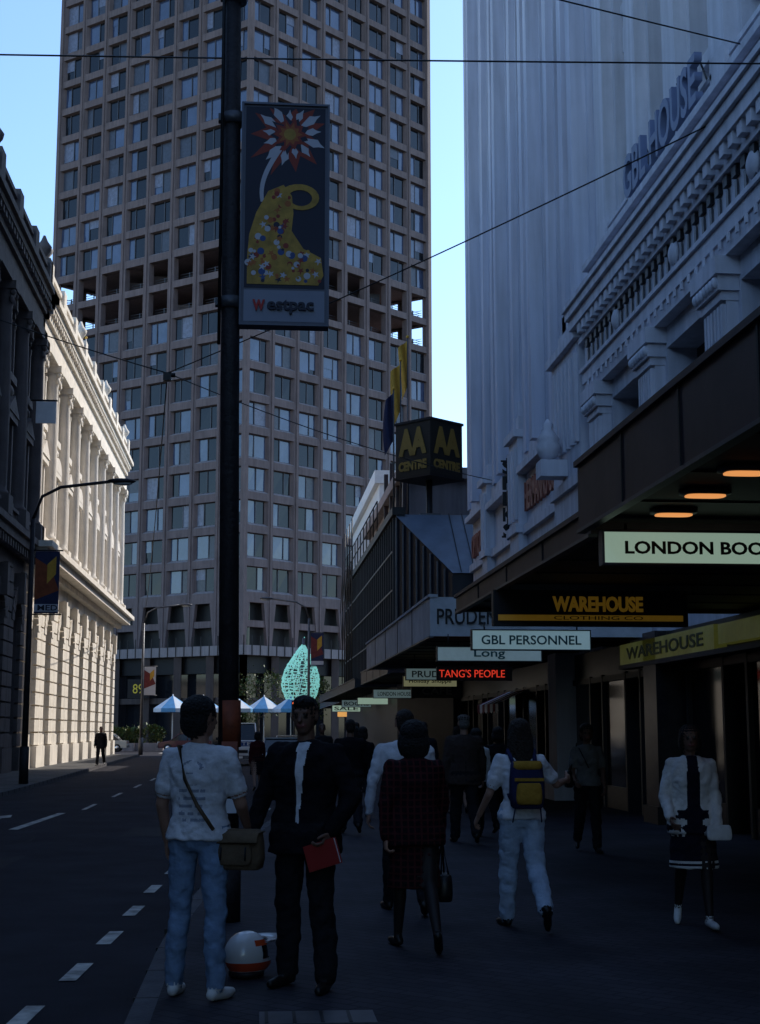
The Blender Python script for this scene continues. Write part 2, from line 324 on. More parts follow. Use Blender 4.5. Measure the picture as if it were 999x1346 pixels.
# ------------------------------------------------------------ left classical buildings
def classical(name,a0,a1,nb,ms,seed,style,band=.7):
    random.seed(seed)
    b=B(name,(-15,(a0+a1)/2,0)); T=TL(-9.5)
    W=b.p('walls'); G=b.p('windows'); C=b.p('cornices'); P=b.p('columns'); BL=b.p('balustrade'); O=b.p('ornament')
    W.box(-26,a0,0,-10.1,a1,19.5,ms); W.box(-10.2,a0,0,-9.52,a0+.3,19.5,ms); W.box(-10.2,a1-.3,0,-9.52,a1,19.5,ms)
    bw=(a1-a0)/nb
    for i in range(nb):
        x0=a0+i*bw; x1=x0+bw; m=(x0+x1)/2
        opening(W,G,T,x0,x1,0,8.4,m-.85,m+.85,1.4,6.6,ms,GLASSD,True,dep=.6,bars=(1,3))
        z=.5
        W.box(x0,-.1,0,m-.85,.28,.9,ms,T); W.box(m+.85,-.1,0,x1,.28,.9,ms,T)
        z=.95
        while z<7.9:
            top=min(z+.5,7.9)
            if z<5.7:
                W.box(x0+.02,-.1,z,m-.88,.16,top,ms,T); W.box(m+.88,-.1,z,x1-.02,.16,top,ms,T)
            else:
                dd=1.05+.25*(z-5.7)/2; W.box(x0+.02,-.1,z,m-dd,.16,top,ms,T); W.box(m+dd,-.1,z,x1-.02,.16,top,ms,T)
            z+=.57
        for k in range(9):
            an=pi*(k+.5)/9; r0,r1=.9,1.45; h=pi/22
            pts=[(m+r*cos(an+d),o,5.75+r*sin(an+d)) for o in (-.05,.2) for r,d in ((r0,-h),(r1,-h),(r1,h),(r0,h))]
            O.add(pts,[(0,1,2,3),(4,5,6,7),(0,1,5,4),(1,2,6,5),(2,3,7,6),(3,0,4,7)],ms,T)
        O.box(m-.2,-.05,6.5,m+.2,.42,7.7,ms,T)
        opening(W,G,T,x0,x1,9.2,13.9,m-.7,m+.7,10.1,13.0,ms,GLASSD,style==1,dep=.5,bars=(1,1))
        O.box(m-1.0,-.05,9.75,m+1.0,.32,10.05,ms,T)
        for s in(-1,1):
            O.box(m+s*.88-.13,-.05,10.05,m+s*.88+.13,.2,13.05,ms,T); O.box(m+s*.85-.15,-.05,9.35,m+s*.85+.15,.25,9.75,ms,T)
        O.box(m-1.1,-.05,13.05,m+1.1,.35,13.3,ms,T)
        if i%2==0 or style==1:
            O.add([(m-1.15,-.05,13.3),(m+1.15,-.05,13.3),(m,-.05,14.0),(m-1.15,.4,13.3),(m+1.15,.4,13.3),(m,.4,14.0)],[(0,1,2),(3,4,5),(0,1,4,3),(1,2,5,4),(2,0,3,5)],ms,T)
        else:
            n=8; an=[pi*k/n for k in range(n+1)]
            O.add([(m+1.12*cos(t),o,13.3+.68*sin(t)) for o in(-.05,.36) for t in an],[tuple(range(n+1)),tuple(range(n+1,2*n+2))]+[(k,k+1,k+n+2,k+n+1) for k in range(n)],ms,T)
        for k in range(7): O.lathe(T(m-.9+k*.3,.42,9.2),[(.05,0),(.09,.15),(.04,.35),(.06,.42)],ms,6)
        O.box(m-1.05,.3,9.62,m+1.05,.54,9.74,ms,T)
        opening(W,G,T,x0,x1,13.9,18.2,m-.65,m+.65,14.9,17.4,ms,GLASSD,True,dep=.5,bars=(1,1))
        O.box(m-.95,-.05,14.55,m+.95,.28,14.85,ms,T); O.box(m-.16,-.05,17.3,m+.16,.35,18.0,ms,T)
        for s in(-1,1):
            O.box(m+s*.82-.11,-.05,14.85,m+s*.82+.11,.15,16.9,ms,T)
            O.ell(T(m+s*.75,.12,17.5),(.16,.2,.16),ms,8,5)
        for k in range(7):
            t=pi*(k+.5)/7; O.box(m+.88*cos(t)-.11,-.05,16.75+.88*sin(t)-.11,m+.88*cos(t)+.11,.17,16.75+.88*sin(t)+.11,ms,T)
        O.ell(T(m,.15,14.2),(.18,.55,.22),ms,10,5)
        for x in ([x0] if i<nb-1 else [x0,x1]):
            cc=T(x,.22,0); 
            P.box(x-.45,-.1,9.2,x+.45,.72,9.9,ms,T)
            P.lathe((cc[0],cc[1],9.9),[(.40,0),(.40,.12),(.33,.2),(.34,.4),(.335,3.5),(.285,6.9),(.30,7.0),(.36,7.3),(.42,7.55)],ms,14)
            P.box(x-.44,-.1,17.45,x+.44,.68,17.75,ms,T)
            for s in(-1,1):
                P.ell(tuple(T(x+s*.3,.55,17.35)),(.12,.12,.13),ms,8,5)
            for k in range(5): P.ell(tuple(T(x-.3+k*.15,.5,17.1)),(.08,.08,.16),ms,6,4)
    cornice(C,T,a0,a1,[(8.4,8.62,.3),(8.62,8.95,band*.8),(8.95,9.2,band)],ms)
    cornice(C,T,a0,a1,[(17.75,18.2,.55),(18.2,18.85,.45),(18.85,19.1,.6),(19.35,19.6,.8),(19.6,19.85,.95)],ms)
    C.box(a0,-.3,19.1,a1,.5,19.35,ms,T)
    x=a0+.2
    while x<a1: 
        C.box(x,.5,19.1,x+.26,.76,19.35,ms,T); C.box(x,.2,8.3,x+.2,.5,8.6,ms,T); x+=.55
    BL.box(a0,.1,19.85,a1,.6,20.1,ms,T); BL.box(a0,.1,20.85,a1,.6,21.05,ms,T)
    x=a0+.3
    while x<a1-.2:
        q=T(x,.35,0); BL.lathe((q[0],q[1],20.1),[(.09,0),(.06,.1),(.12,.3),(.05,.6),(.09,.75)],ms,6); x+=.4
    for i in range(nb+1):
        x=a0+i*bw; BL.box(x-.4,.03,19.85,x+.4,.7,21.25,ms,T)
        if i%3==0:
            q=T(x,.35,0); O.lathe((q[0],q[1],21.25),[(.2,0),(.12,.1),(.12,.2),(.3,.45),(.33,.6),(.15,.85),(.05,1.1)],ms,10)
    W.box(-26,a0+.3,19.5,-11,a1-.3,20.6,ms)
    b.done(); return b
classical('stone_bank_building',59.4,97,9,STONE,3,0,1.25)
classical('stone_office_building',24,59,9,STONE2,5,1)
fp=B('rooftop_flagpole',(-10.6,86,20.6)); fp.p('pole').tube([(-10.6,86,20.4),(-10.6,86,25.4)],.06,WHITE,8,r1=.03); fp.p('pole').ell((-10.6,86,25.4),(.09,.09,.09),YEL,8,5); fp.done()
hs=B('projecting_sign',(-8.8,57.5,14.3)); hs.p('panel').box(-9.0,57.5,13.9,-8.2,57.58,14.8,WHITE); hs.p('bracket').tube([(-9.6,57.54,14.85),(-8.15,57.54,14.85)],.04,BLACK,6); hs.done()
# ------------------------------------------------------------ right: classical office
b=B('classical_office_building',(15,18,0)); T=TR(7.7)
W=b.p('walls'); G=b.p('windows'); P=b.p('pilasters'); C=b.p('entablature'); BL=b.p('parapet')
ZS=-.35
W.box(8.4,-6,3.3,30,31.3,11.4+ZS,PLAST); W.box(8.35,-6,11.4+ZS,30,31.1,42,PLAST)
W.box(7.72,31.0,3.3,8.4,31.3,11.4+ZS,PLAST)
cols=[30.4-4.15*i for i in range(9)]
for i in range(8):
    x1=cols[i]; x0=cols[i+1]
    opening(W,G,T,x0,x1,3.3,9.5+ZS,x0+.65,x1-.65,4.4,9.1+ZS,PLAST,GLASSD,False,dep=.6,bars=(2,2))
    G.box(x0+.7,-.5,6.5,x1-.7,-.35,7.1,STEELG,T)
W.box(cols[0],-.3,3.3,31.2,0,9.15,PLAST,T)
for x in cols:
    P.box(x-.5,-.05,3.3,x+.5,.2,8.8+ZS,PLAST,T)
    for k in range(6): P.box(x-.46+k*.165,.2,4.4,x-.46+k*.165+.085,.27,8.75+ZS,PLAST,T)
    P.box(x-.6,-.05,3.3,x+.6,.34,4.2,PLAST,T)
    P.box(x-.52,-.05,8.8+ZS,x+.52,.30,8.95+ZS,PLAST,T); P.box(x-.58,-.05,8.95+ZS,x+.58,.36,9.2+ZS,PLAST,T); P.box(x-.66,-.05,9.2+ZS,x+.66,.42,9.5+ZS,PLAST,T)
    for k in range(7): P.ell(tuple(T(x-.5+k*.167,.38,9.08+ZS)),(.07,.06,.1),PLAST,8,5)
cornice(C,T,-6,31.1,[(a+ZS,b_+ZS,c) for a,b_,c in [(9.5,9.78,.24),(9.78,10.05,.28),(10.05,10.14,.34),(10.14,10.75,.22),(10.75,10.88,.34),(11.1,11.35,.52),(11.35,11.55,.6),(11.55,11.66,.66)]],PLAST)
C.box(-6,-.3,10.88+ZS,31.1,.34,11.1+ZS,PLAST,T)
x=-5.8
while x<31:
    C.box(x,.34,10.88+ZS,x+.22,.48,11.1+ZS,PLAST,T); C.box(x,.22,10.55+ZS,x+.2,.30,10.72+ZS,BLACK,T); C.box(x+.05,.24,10.22+ZS,x+.15,.27,10.5+ZS,STEELG,T); C.box(x,.28,9.62+ZS,x+.1,.31,9.76+ZS,PLAST,T); x+=.42
for x in cols:
    q=T(x-2.1,.24,10.1); C.lathe((0,0,0),[(.24,0),(.2,.06),(.1,.1)],PLAST,14,T=lambda a,c,z,q=q:(q[0]-z,q[1]+a,q[2]+c))
BL.box(-6,-.4,11.66+ZS,31,.18,12.35+ZS,PLAST,T); BL.box(-6,-.4,12.35+ZS,31,.32,12.5+ZS,PLAST,T); BL.box(-6,-.3,12.5+ZS,31,-.1,12.95+ZS,PLAST,T)
BL.box(-6,-.35,13.1+ZS,31,-.05,13.2+ZS,PLAST,T)
x=-5.9
while x<30.9:
    BL.box(x,-.24,12.95+ZS,x+.05,-.16,13.1+ZS,PLAST,T); BL.box(x,.18,11.9+ZS,x+.25,.2,12.15+ZS,PLAST,T); x+=.5
for x in cols: BL.box(x-.35,-.4,12.5+ZS,x+.35,.02,13.35+ZS,PLAST,T)
x=31.0
while x>-6:
    W.box(x-.8,-.66,12.6,x,-.05,42,PLAST,T); W.box(x-1.0,-.66,12.6,x+.18,-.3,42,PLAST,T)
    for z in range(14,41,4):
        G.box(x-2.3,-.66,z,x-1.2,-.62,z+2.6,GLASSD,T); W.box(x-2.4,-.66,z-.25,x-1.1,-.45,z,PLAST,T); W.box(x-2.5,-.655,z+2.9,x-1.02,-.5,z+3.5,PLAST,T)
    x-=2.75
LET=mat('letters_blue_grey',(.15,.18,.28),.5,.1)
for v_ in (23,24.2,25.4,26.6,27.6): G.tube([T(v_,-.2,12.6),T(v_,.08,13.4)],.02,STEELG,6)
b.done()
text(b,'GBL HOUSE',(7.7-.14,25.2,12.85),4.9,.92,LET,rz=-pi/2,ext=.07,bold=.02)
# ------------------------------------------------------------ ribbed tall building
b=B('ribbed_high_rise',(16,41,0)); W=b.p('walls'); R=b.p('ribs'); G=b.p('windows'); S=b.p('base_storeys'); O=b.p('ornament')
W.box(8.6,31.5,9,30,49.4,48,PLAST2); T=TR(8.0)
x=31.6; k=0
while x<49.6:
    big=(k%3==0)
    R.box(x-.16,-.5,9.4,x+.96,.02,48,PLAST2,T); R.box(x,.02,9.4,x+.8,.26,48,PLAST2,T); R.box(x+.18,.26,9.4,x+.62,.44 if not big else .62,48,PLAST2,T)
    if big: R.box(x-.3,.0,9.4,x+1.1,.12,48,PLAST2,T)
    for z in range(10,47,4): G.box(x+1.1,-.46,z,x+1.62,-.43,z+2.8,GLASSD,T); R.box(x+.98,-.45,z+2.85,x+1.7,-.32,z+3.9,PLAST2,T)
    x+=1.8; k+=1
S.box(8.25,31.4,3.3,12,50.2,9.4,PLAST)
T=TR(7.75)
for i,(x0,x1,zt,p) in enumerate([(31.6,34.6,10.6,.35),(34.6,40.0,8.9,.0),(40.0,41.4,10.0,.25),(41.4,45.6,8.7,0),(45.6,46.6,9.6,.25),(46.6,50.2,8.9,0)]):
    if p>0:
        S.box(x0,-.5,3.3,x1,p,zt,PLAST,T); S.box(x0-.12,-.5,zt,x1+.12,p+.14,zt+.22,PLAST,T); S.box(x0+.3,-.5,zt+.22,x1-.3,p-.1,zt+.7,PLAST,T)
        S.box(x0+.55,-.45,zt+.7,x1-.55,p-.16,zt+1.2,PLAST,T)
        S.box(x0-.08,-.5,7.2,x1+.08,p+.1,7.45,PLAST,T)
        n=int((x1-x0)/.45)
        for k in range(n): S.box(x0+.15+k*.45,p,zt-2.4,x0+.35+k*.45,p+.08,zt-.3,PLAST,T)
    else:
        n=2; w=(x1-x0)/n
        for k in range(n): opening(S,G,T,x0+k*w,x0+(k+1)*w,3.3,zt,x0+k*w+.5,x0+(k+1)*w-.5,4.3,6.8,PLAST,GLASSD,False,dep=.4,bars=(1,1))
        S.box(x0+.02,-.4,7.15,x1-.02,.14,7.4,PLAST,T); S.box(x0,-.5,zt,x1,.3,zt+.2,PLAST,T); S.box(x0+.02,-.5,zt+.2,x1-.02,.12,zt+.7,PLAST,T)
        S.box(x0,-.5,3.3,x1,-.42,zt,PLAST,T)
q=T(33.3,.75,8.0); O.lathe(q,[(.05,0),(.22,.12),(.32,.35),(.24,.48),(.28,.54),(.1,.8),(.12,.9),(.02,1.05)],PLAST,14)
O.box(33.0,.35,7.6,33.6,1.0,8.0,PLAST,T)
RED=mat('sign_red',(.30,.09,.06),.6,.15)
b.done()
text(b,'HERMANNS GUNS',(7.75-.06,37.3,8.2),5.0,.85,RED,rz=-pi/2,ext=.05,bold=.02)
text(b,'OPTICIANS',(7.75-.06,48.4,8.0),3.0,.8,RED,rz=-pi/2,ext=.05,bold=.02)
vs=B('vertical_shop_sign',(7.5,41.6,8.4)); p=vs.p('bracket'); p.tube([(7.75,41.66,9.6),(7.3,41.66,9.6)],.03,BLACK); p.tube([(7.75,41.66,7.3),(7.3,41.66,7.3)],.03,BLACK); p.tube([(7.5,41.68,7.2),(7.5,41.68,9.7)],.035,BLACK); vs.done()
for i,ch in enumerate('SILKS'): text(vs,ch,(7.5,41.6,9.4-i*.48),.34,.42,BLACK,ext=.02,bold=.03)
b=B('unseen_shadow_block',(27,67,0)); w=b.p('walls'); w.box(15.2,52,0,36,81,62,CONC2); gl=b.p('windows')  # unseen block added behind the ribbed building to shade the near left facades
for j in range(16):
    for i in range(9): gl.box(15.12,53.2+i*3.1,3+j*3.6,15.3,55.2+i*3.1,5.2+j*3.6,GLASSB)
b.done()
# ------------------------------------------------------------ dark corner building and beyond
b=B('dark_clad_building',(9,68,0)); w=b.p('walls'); r=b.p('sloped_roof'); f=b.p('fins')
w.add([(5.4,54.2,0),(5.4,84,0),(14,84,0),(14,54.2,0),(5.4,54.2,9.8),(5.4,84,9.8),(14,84,9.8),(14,54.2,9.8)],[(0,1,5,4),(1,2,6,5),(2,3,7,6),(4,5,6,7)],DARKW)
w.add([(5.4,54.2,0),(7.1,51,0),(7.1,51,7.2),(5.4,54.2,9.8),(14,51,0),(14,51,7.2)],[(0,1,2,3),(1,4,5,2)],DARKW)
r.add([(5.3,54.2,9.84),(7.1,50.9,7.22),(14,50.9,7.22),(14,54.2,9.84)],[(0,1,2,3)],SLATE)
for i in range(14): r.add([(7.4+i*.5,50.88,7.25),(7.44+i*.5,50.88,7.25),(7.44+i*.5,54.2,9.9),(7.4+i*.5,54.2,9.9)],[(0,1,2,3)],DARKW)
for i in range(30): f.box(5.28,54.6+i,3.9,5.42,54.72+i,9.75,DARKW)
for z in (5.4,6.9,8.4): f.box(5.24,54.5,z,5.27,84,z+.06,STEELG)
for i in range(8):
    t=i/8; x=5.4+1.7*t; y=54.2-3.2*t; f.box(x-.06,y-.08,3.9,x,y,9.7-2.6*t,STEELG)
f.box(5.2,54,9.8,5.7,84,10.1,BLACK); f.box(5.3,56,3.4,5.5,84,3.9,BLACK)
w.box(6.6,62,9.8,14,82,12.6,CONC2); w.box(6.2,61.5,12.6,14.5,82.4,13.1,CONC2)
for i in range(4): f.box(6.3,60.6+i*3,9.8,6.5,60.8+i*3,14.2,BROWN)
for y in range(62,84,2):
    f.tube([(5.3,y,10.1),(5.3,y,11.6)],.03,FRAME,5)
for z in (10.9,11.6): f.tube([(5.3,62,z),(5.3,84,z)],.03,FRAME,5)
for y in range(74,84,2): f.tube([(5.0,y,3.6),(5.0,y,12.6)],.035,FRAME,5); f.tube([(5.0,y,6),(5.0,y+2,8.4)],.025,FRAME,5); f.tube([(5.0,y+2,8.4),(5.0,y,10.8)],.025,FRAME,5)
b.done()
aa=B('rooftop_cube_sign',(6.75,54.8,9.3)); p=aa.p('post'); p.tube([(6.75,54.9,7.6),(6.75,54.9,11.5)],.13,BLACK,10); p.box(6.35,54.5,9.75,7.15,55.3,9.95,STEELG)
ya=rad(40); hx=.93
cub=aa.p('cube')
def rc(x,y): return (6.75+x*cos(ya)-y*sin(ya),54.9+x*sin(ya)+y*cos(ya))
pp=[rc(-hx,-hx),rc(hx,-hx),rc(hx,hx),rc(-hx,hx)]
def rp(k,z0,z1,m): cub.add([(6.75+(x-6.75)*k,54.9+(y-54.9)*k,z) for z in(z0,z1) for x,y in pp],[(0,1,2,3),(4,5,6,7),(0,1,5,4),(1,2,6,5),(2,3,7,6),(3,0,4,7)],m)
rp(1.0,11.4,13.5,mat('sign_black',(.016,.016,.014),.5,.1)); rp(1.05,13.5,13.6,BLACK); rp(1.05,11.3,11.4,BLACK)
aa.done()
SY=mat('sign_ochre',(.24,.15,.035),.6,.1)
for (p0,p1) in ((pp[3],pp[0]),(pp[0],pp[1])):
    cx,cy=(p0[0]+p1[0])/2,(p0[1]+p1[1])/2; d=V((p1[0]-p0[0],p1[1]-p0[1],0)).normalized(); n=V((d.y,-d.x,0)); rz=math.atan2(d.y,d.x)
    for s,(zc,w,h) in (('AA',(12.75,1.5,1.1)),('CENTRE',(11.8,1.5,.38))):
        text(aa,s,(cx+n.x*.02,cy+n.y*.02,zc),w,h,SY,rz=rz,ext=.012,bold=.055)
fl=B('flagpoles',(5.6,56,9.8)); p=fl.p('poles'); q=fl.p('flags')
NAVY=mat('flag_navy',(.02,.025,.07),.7,.2,6); YF=mat('flag_yellow',(.55,.30,.04),.7,.15,6)
for i,(x,y,h,m) in enumerate([(5.5,56.5,15.4,NAVY),(5.9,57.6,16.9,YF),(6.35,59,18.3,YF)]):
    p.tube([(x,y,9.8),(x,y,h)],.045,STEELG,8,r1=.025); p.ell((x,y,h),(.07,.07,.07),YEL,8,5)
    n=10; zt=h-.15; vs_=[];fs=[]
    for a in range(n+1):
        for c in range(7):
            t=a/n; s=c/6
            vs_.append((x-.34*s-.10*s*sin(t*3+i),y-.1*s+.14*sin(s*6+t*2),zt-t*2.0-s*.65*(.6+.4*t)))
    for a in range(n):
        for c in range(6): k=a*7+c; fs.append((k,k+1,k+8,k+7))
    q.add(vs_,fs,m,sm=True)
fl.done()
b=B('white_office_building',(16,97,0)); w=b.p('walls'); gl=b.p('windows'); w.box(7.4,85,0,25,110,16.4,WHITE); w.box(7.1,84.8,16.4,25,110.2,17.2,WHITE)
for j in range(4):
    gl.box(7.32,86,4.6+j*3,7.5,109.5,6.2+j*3,GLASSB)
    for i in range(12): w.box(7.2,86+i*2.1,4.4+j*3,7.45,86.2+i*2.1,6.4+j*3,WHITE)
b.done()
b=B('brick_shop_building',(16,119,0)); w=b.p('walls'); gl=b.p('windows'); BR=mat('brick_brown',(.10,.06,.05),.9,.3,3); w.box(7.9,112,0,25,124,12.6,BR); w.box(7.6,111.8,12.6,25,124.2,13.1,CONC2)
for j in range(3):
    for i in range(4): gl.box(7.82,113+i*2.9,4.2+j*2.8,8,114.8+i*2.9,6+j*2.8,GLASSD)
b.done()
# ------------------------------------------------------------ shopfronts
sh=B('shopfronts',(8,20,0)); w=sh.p('stallrisers'); gl=sh.p('glass'); fr=sh.p('frames'); T=TR(7.4)
GR=mat('granite_dark',(.018,.017,.020),.35,.4,6,spec=.3); INT=mat('shop_interior',(.02,.017,.014),.9,.3,2)
GLS=mat('shop_glass',(.008,.008,.010),.1,0,spec=.25)
w.box(7.7,-8,0,10,51,3.3,INT)
x=-8
while x<51:
    wd=3.0; w.box(x,-.25,0,x+wd-1.1,.02,.45,GR,T); gl.quad((x,-.02,.45),(x+wd-1.1,-.02,.45),(x+wd-1.1,-.02,2.6),(x,-.02,2.6),GLS,T)
    gl.quad((x+wd-1.05,-.22,.02),(x+wd-.1,-.22,.02),(x+wd-.1,-.22,2.3),(x+wd-1.05,-.22,2.3),GLS,T)
    for a in (x,x+wd-1.1): fr.box(a-.05,-.28,0,a+.05,.06,2.75,FRAME,T)
    fr.box(x,-.2,2.6,x+wd,.05,2.72,FRAME,T)
    w.box(x,-.28,2.72,x+wd,.0,3.3,GR,T); x+=wd
sh.done()
pl=B('stone_pillar',(7.4,33,0)); p=pl.p('shaft'); p.box(6.95,32.7,.5,7.75,33.6,3.9,PLAST); p.box(6.85,32.6,0,7.8,33.7,.5,PLAST); p.box(6.85,32.6,3.9,7.8,33.7,4.2,PLAST); pl.done()
pl=B('stone_pillar',(7.2,25,0)); p=pl.p('shaft'); p.box(6.9,24.2,.3,7.6,25.0,3.3,GR); p.box(6.85,24.15,0,7.65,25.05,.3,GR); pl.done()
# ------------------------------------------------------------ canopies
LAMP=mat('downlight_lit',(1,.45,.15),.5,0,emit=.75,ecol=(1,.40,.12))
def ringpts0(a,b_): return [V((a*(abs(cos(t))**.6)*(1 if cos(t)>=0 else -1),b_*(abs(sin(t))**.6)*(1 if sin(t)>=0 else -1),0)) for t in [2*pi*k/24 for k in range(24)]]
def canopy(name,v0,v1,u0,u1,zb,zt,fm,cm=CEIL,panels=0,lamps=()):
    b=B(name,((u0+u1)/2,(v0+v1)/2,zb)); s=b.p('slab'); f=b.p('fascia')
    s.box(u0+.1,v0+.1,zb+.06,u1,v1-.1,zt-.1,cm)
    f.box(u0,v0,zb,u0+.1,v1,zt,fm); f.box(u0+.1,v0,zb,u1,v0+.1,zt,fm); f.box(u0+.1,v1-.1,zb,u1,v1,zt,fm)
    f.box(u0-.03,v0-.03,zt,u0+.14,v1+.03,zt+.05,fm); f.box(u0-.02,v0,zb-.03,u0+.06,v1,zb,STEELG)
    if panels:
        for i in range(1,panels):
            y=v0+(v1-v0)*i/panels; f.box(u0-.012,y-.015,zb,u0,y+.015,zt,BLACK)
    k=int((v1-v0)/1.2)
    for i in range(1,k): s.box(u0+.1,v0+(v1-v0)*i/k-.012,zb+.045,u1,v0+(v1-v0)*i/k+.012,zb+.06,FRAME)
    L=b.p('downlights')
    for (x,y) in lamps:
        for dx in (0,1.9):
            L.loft([[(x+dx+q.x,y+q.y,zb+z) for q in ringpts0(.19*sc,.12*sc)] for sc,z in ((.8,.012),(1,.02),(1,.06))],STEELG)
            L.loft([[(x+dx+q.x,y+q.y,zb+z) for q in ringpts0(.15*sc,.085*sc)] for sc,z in ((.3,.002),(1,.002),(1,.02))],LAMP)
    b.done(); return b
canopy('shop_canopy',3,12.1,2.8,7.75,3.32,3.88,BROWN,panels=6,lamps=[(3.3,7.4),(3.3,8.4),(3.32,9.3),(3.34,10.25),(3.38,11.2)])
canopy('shop_canopy',12.16,20.6,2.92,7.75,3.3,3.5,BROWN,panels=4)
c3=canopy('shop_canopy',26,41,3.2,7.75,3.3,4.02,mat('fascia_white',(.50,.51,.54),.6,.2,1.5),panels=5)
text(c3,'PRUDENTIAL',(4.2,25.97,3.66),1.75,.29,BLACK,bold=.01)
canopy('shop_canopy',43,53.9,4.0,8,3.3,3.7,BROWN,panels=4)
canopy('shop_canopy',54.4,84,3.8,5.5,3.2,3.5,DARKW); canopy('shop_canopy',85,110,5.0,7.5,3.2,3.5,DARKW)
# ------------------------------------------------------------ signs under canopies
def sign(name,v,u0,u1,z0,z1,bg,txt,tm,fw=.86,fh=.6,frame=FRAME,hang=3.32,d=.12):
    b=B(name,((u0+u1)/2,v,z0)); p=b.p('box'); p.box(u0,v,z0,u1,v+d,z1,bg)
    t=.018; f=b.p('frame')
    f.box(u0-t,v-.01,z0-t,u1+t,v+d+.01,z0,frame); f.box(u0-t,v-.01,z1,u1+t,v+d+.01,z1+t,frame); f.box(u0-t,v-.01,z0,u0,v+d+.01,z1,frame); f.box(u1,v-.01,z0,u1+t,v+d+.01,z1,frame)
    for x in (u0+.2,u1-.2): f.tube([(x,v+d/2,z1+t),(x,v+d/2,max(hang,z1+t+.02))],.012,FRAME,6)
    b.done()
    if txt: text(b,txt,((u0+u1)/2,v-.006,(z0+z1)/2),(u1-u0)*fw,(z1-z0)*fh,tm,ext=.004,bold=.015)
    return b
LITG=mat('lightbox_greenwhite',(.45,.55,.48),.5,.12,2,emit=.30,ecol=(.62,.88,.70))
LITW=mat('lightbox_white',(.5,.55,.55),.5,.12,2,emit=.18,ecol=(.5,.8,.85))
LITD=mat('lightbox_dim',(.42,.46,.46),.5,.15,2,emit=.09,ecol=(.6,.9,.95))
TX=mat('sign_text_black',(.02,.03,.03),.6,0); NAV=mat('sign_navy',(.010,.010,.016),.5,.1)
TEAL=mat('sign_teal',(.02,.10,.10),.6,0)
YL=mat('sign_yellow',(.50,.30,.045),.5,.1,6,emit=.05,ecol=(.9,.5,.05))
lb=sign('bookshop_sign',11.6,2.9,4.7,2.98,3.24,LITG,None,TX,frame=STEELG)
text(lb,'LONDON BOOKS',(3.77,11.594,3.11),1.39,.11,TX,ext=.004,bold=.028)
wsn=sign('clothing_shop_sign',17.0,2.88,5.25,2.86,3.26,NAV,None,TX)
text(wsn,'WAREHOUSE',(4.15,16.99,3.11),1.12,.19,YL,bold=.04); text(wsn,'CLOTHING CO',(4.15,16.968,2.94),1.1,.045,TX,ext=.002)
wsn.p('yellow_bar').box(2.92,16.972,2.905,5.2,16.99,2.975,YL); wsn.done()
sign('personnel_agency_sign',22.7,3.48,5.4,2.88,3.18,LITW,'GBL PERSONNEL',TEAL,.85,.5)
sign('shop_sign',25.7,3.3,5.2,2.84,3.08,LITD,'Long',TEAL,.3,.8)
ne=B('neon_restaurant_sign',(4.3,27.8,2.65)); NEON=mat('neon_red',(.8,.06,.03),.5,0,emit=.6,ecol=(1,.06,.03)); ne.p('backing').box(3.55,27.85,2.55,5.05,27.92,2.83,BLACK); ne.p('backing').tube([(4,27.88,2.83),(4,27.88,3.3)],.012,FRAME,6); ne.p('backing').tube([(4.8,27.88,2.83),(4.8,27.88,3.3)],.012,FRAME,6); ne.done(); text(ne,"TANG'S PEOPLE",(4.25,27.83,2.69),1.3,.15,NEON,bold=-.005)
sign('insurance_sign',33,3.5,5.25,2.75,3.0,LITD,'PRUDENTIAL',TX,.85,.6)
sign('travel_agency_sign',36,3.75,5.1,2.68,2.93,mat('lit_yellowwhite',(.6,.6,.35),.5,0,emit=.12,ecol=(.9,.9,.5)),'Holiday Shoppe',TX,.8,.5)
sign('shop_sign',50,4.15,5.6,2.7,2.98,LITD,'LONDON HOUSE',TX,.8,.5)
sign('shop_sign',40,4.4,5.8,2.5,2.85,STEELG,'CAFE',PAINTR,.6,.6)
sign('shop_sign',57,4.1,5.3,2.6,2.85,LITG,None,TX); sign('shop_sign',64,3.9,5.2,2.6,2.9,LITD,'BOOKS',TX)
sign('shop_sign',72,3.9,5.3,2.5,2.8,LITG,'SALE',TX); sign('shop_sign',90,5.2,7.2,2.4,2.8,mat('lit_orange',(.8,.4,.1),.5,0,emit=.6,ecol=(1,.5,.15)),None,TX)
ws=B('shopfront_lightbox',(7,22,3)); YG=mat('lit_yellowgreen',(.15,.165,.05),.35,.8,.7,emit=.03,ecol=(.75,.8,.15),spec=.6)
p=ws.p('box'); p.box(6.9,17.2,2.86,7.1,20.8,3.16,YG); p.box(6.9,21,2.80,7.1,26.6,3.18,YG); p.box(6.88,17.15,2.72,7.12,26.65,2.8,FRAME); p.box(7.1,17.2,2.75,7.4,26.6,3.28,FRAME); ws.done()
text(ws,'WAREHOUSE',(6.89,23.8,2.99),4.6,.22,mat('sign_olive',(.04,.05,.02),.5,0),rz=-pi/2,ext=.004,bold=.02)
bs=B('black_hanging_sign',(6.2,12,2.5)); p=bs.p('panel'); p.box(5.9,12.6,2.35,6.9,12.7,2.9,BLACK); p.tube([(6.1,12.65,2.9),(6.1,12.65,3.33)],.012,FRAME,6); p.tube([(6.7,12.65,2.9),(6.7,12.65,3.33)],.012,FRAME,6); bs.done()
aw=B('red_shop_awning',(6.8,40,2.2)); p=aw.p('canvas'); RC=mat('awning_red',(.25,.03,.03),.8,.2)
for i in range(8):
    x0=38+i*.45; p.add([(7.4,x0,2.7),(7.4,x0+.45,2.7),(6.5,x0+.45,2.3),(6.5,x0,2.3),(6.5,x0,2.1),(6.5,x0+.45,2.1),(6.5,x0+.22,2.04)],[(0,1,2,3),(3,2,5,6,4)],RC if i%2 else WHITE)
aw.done()
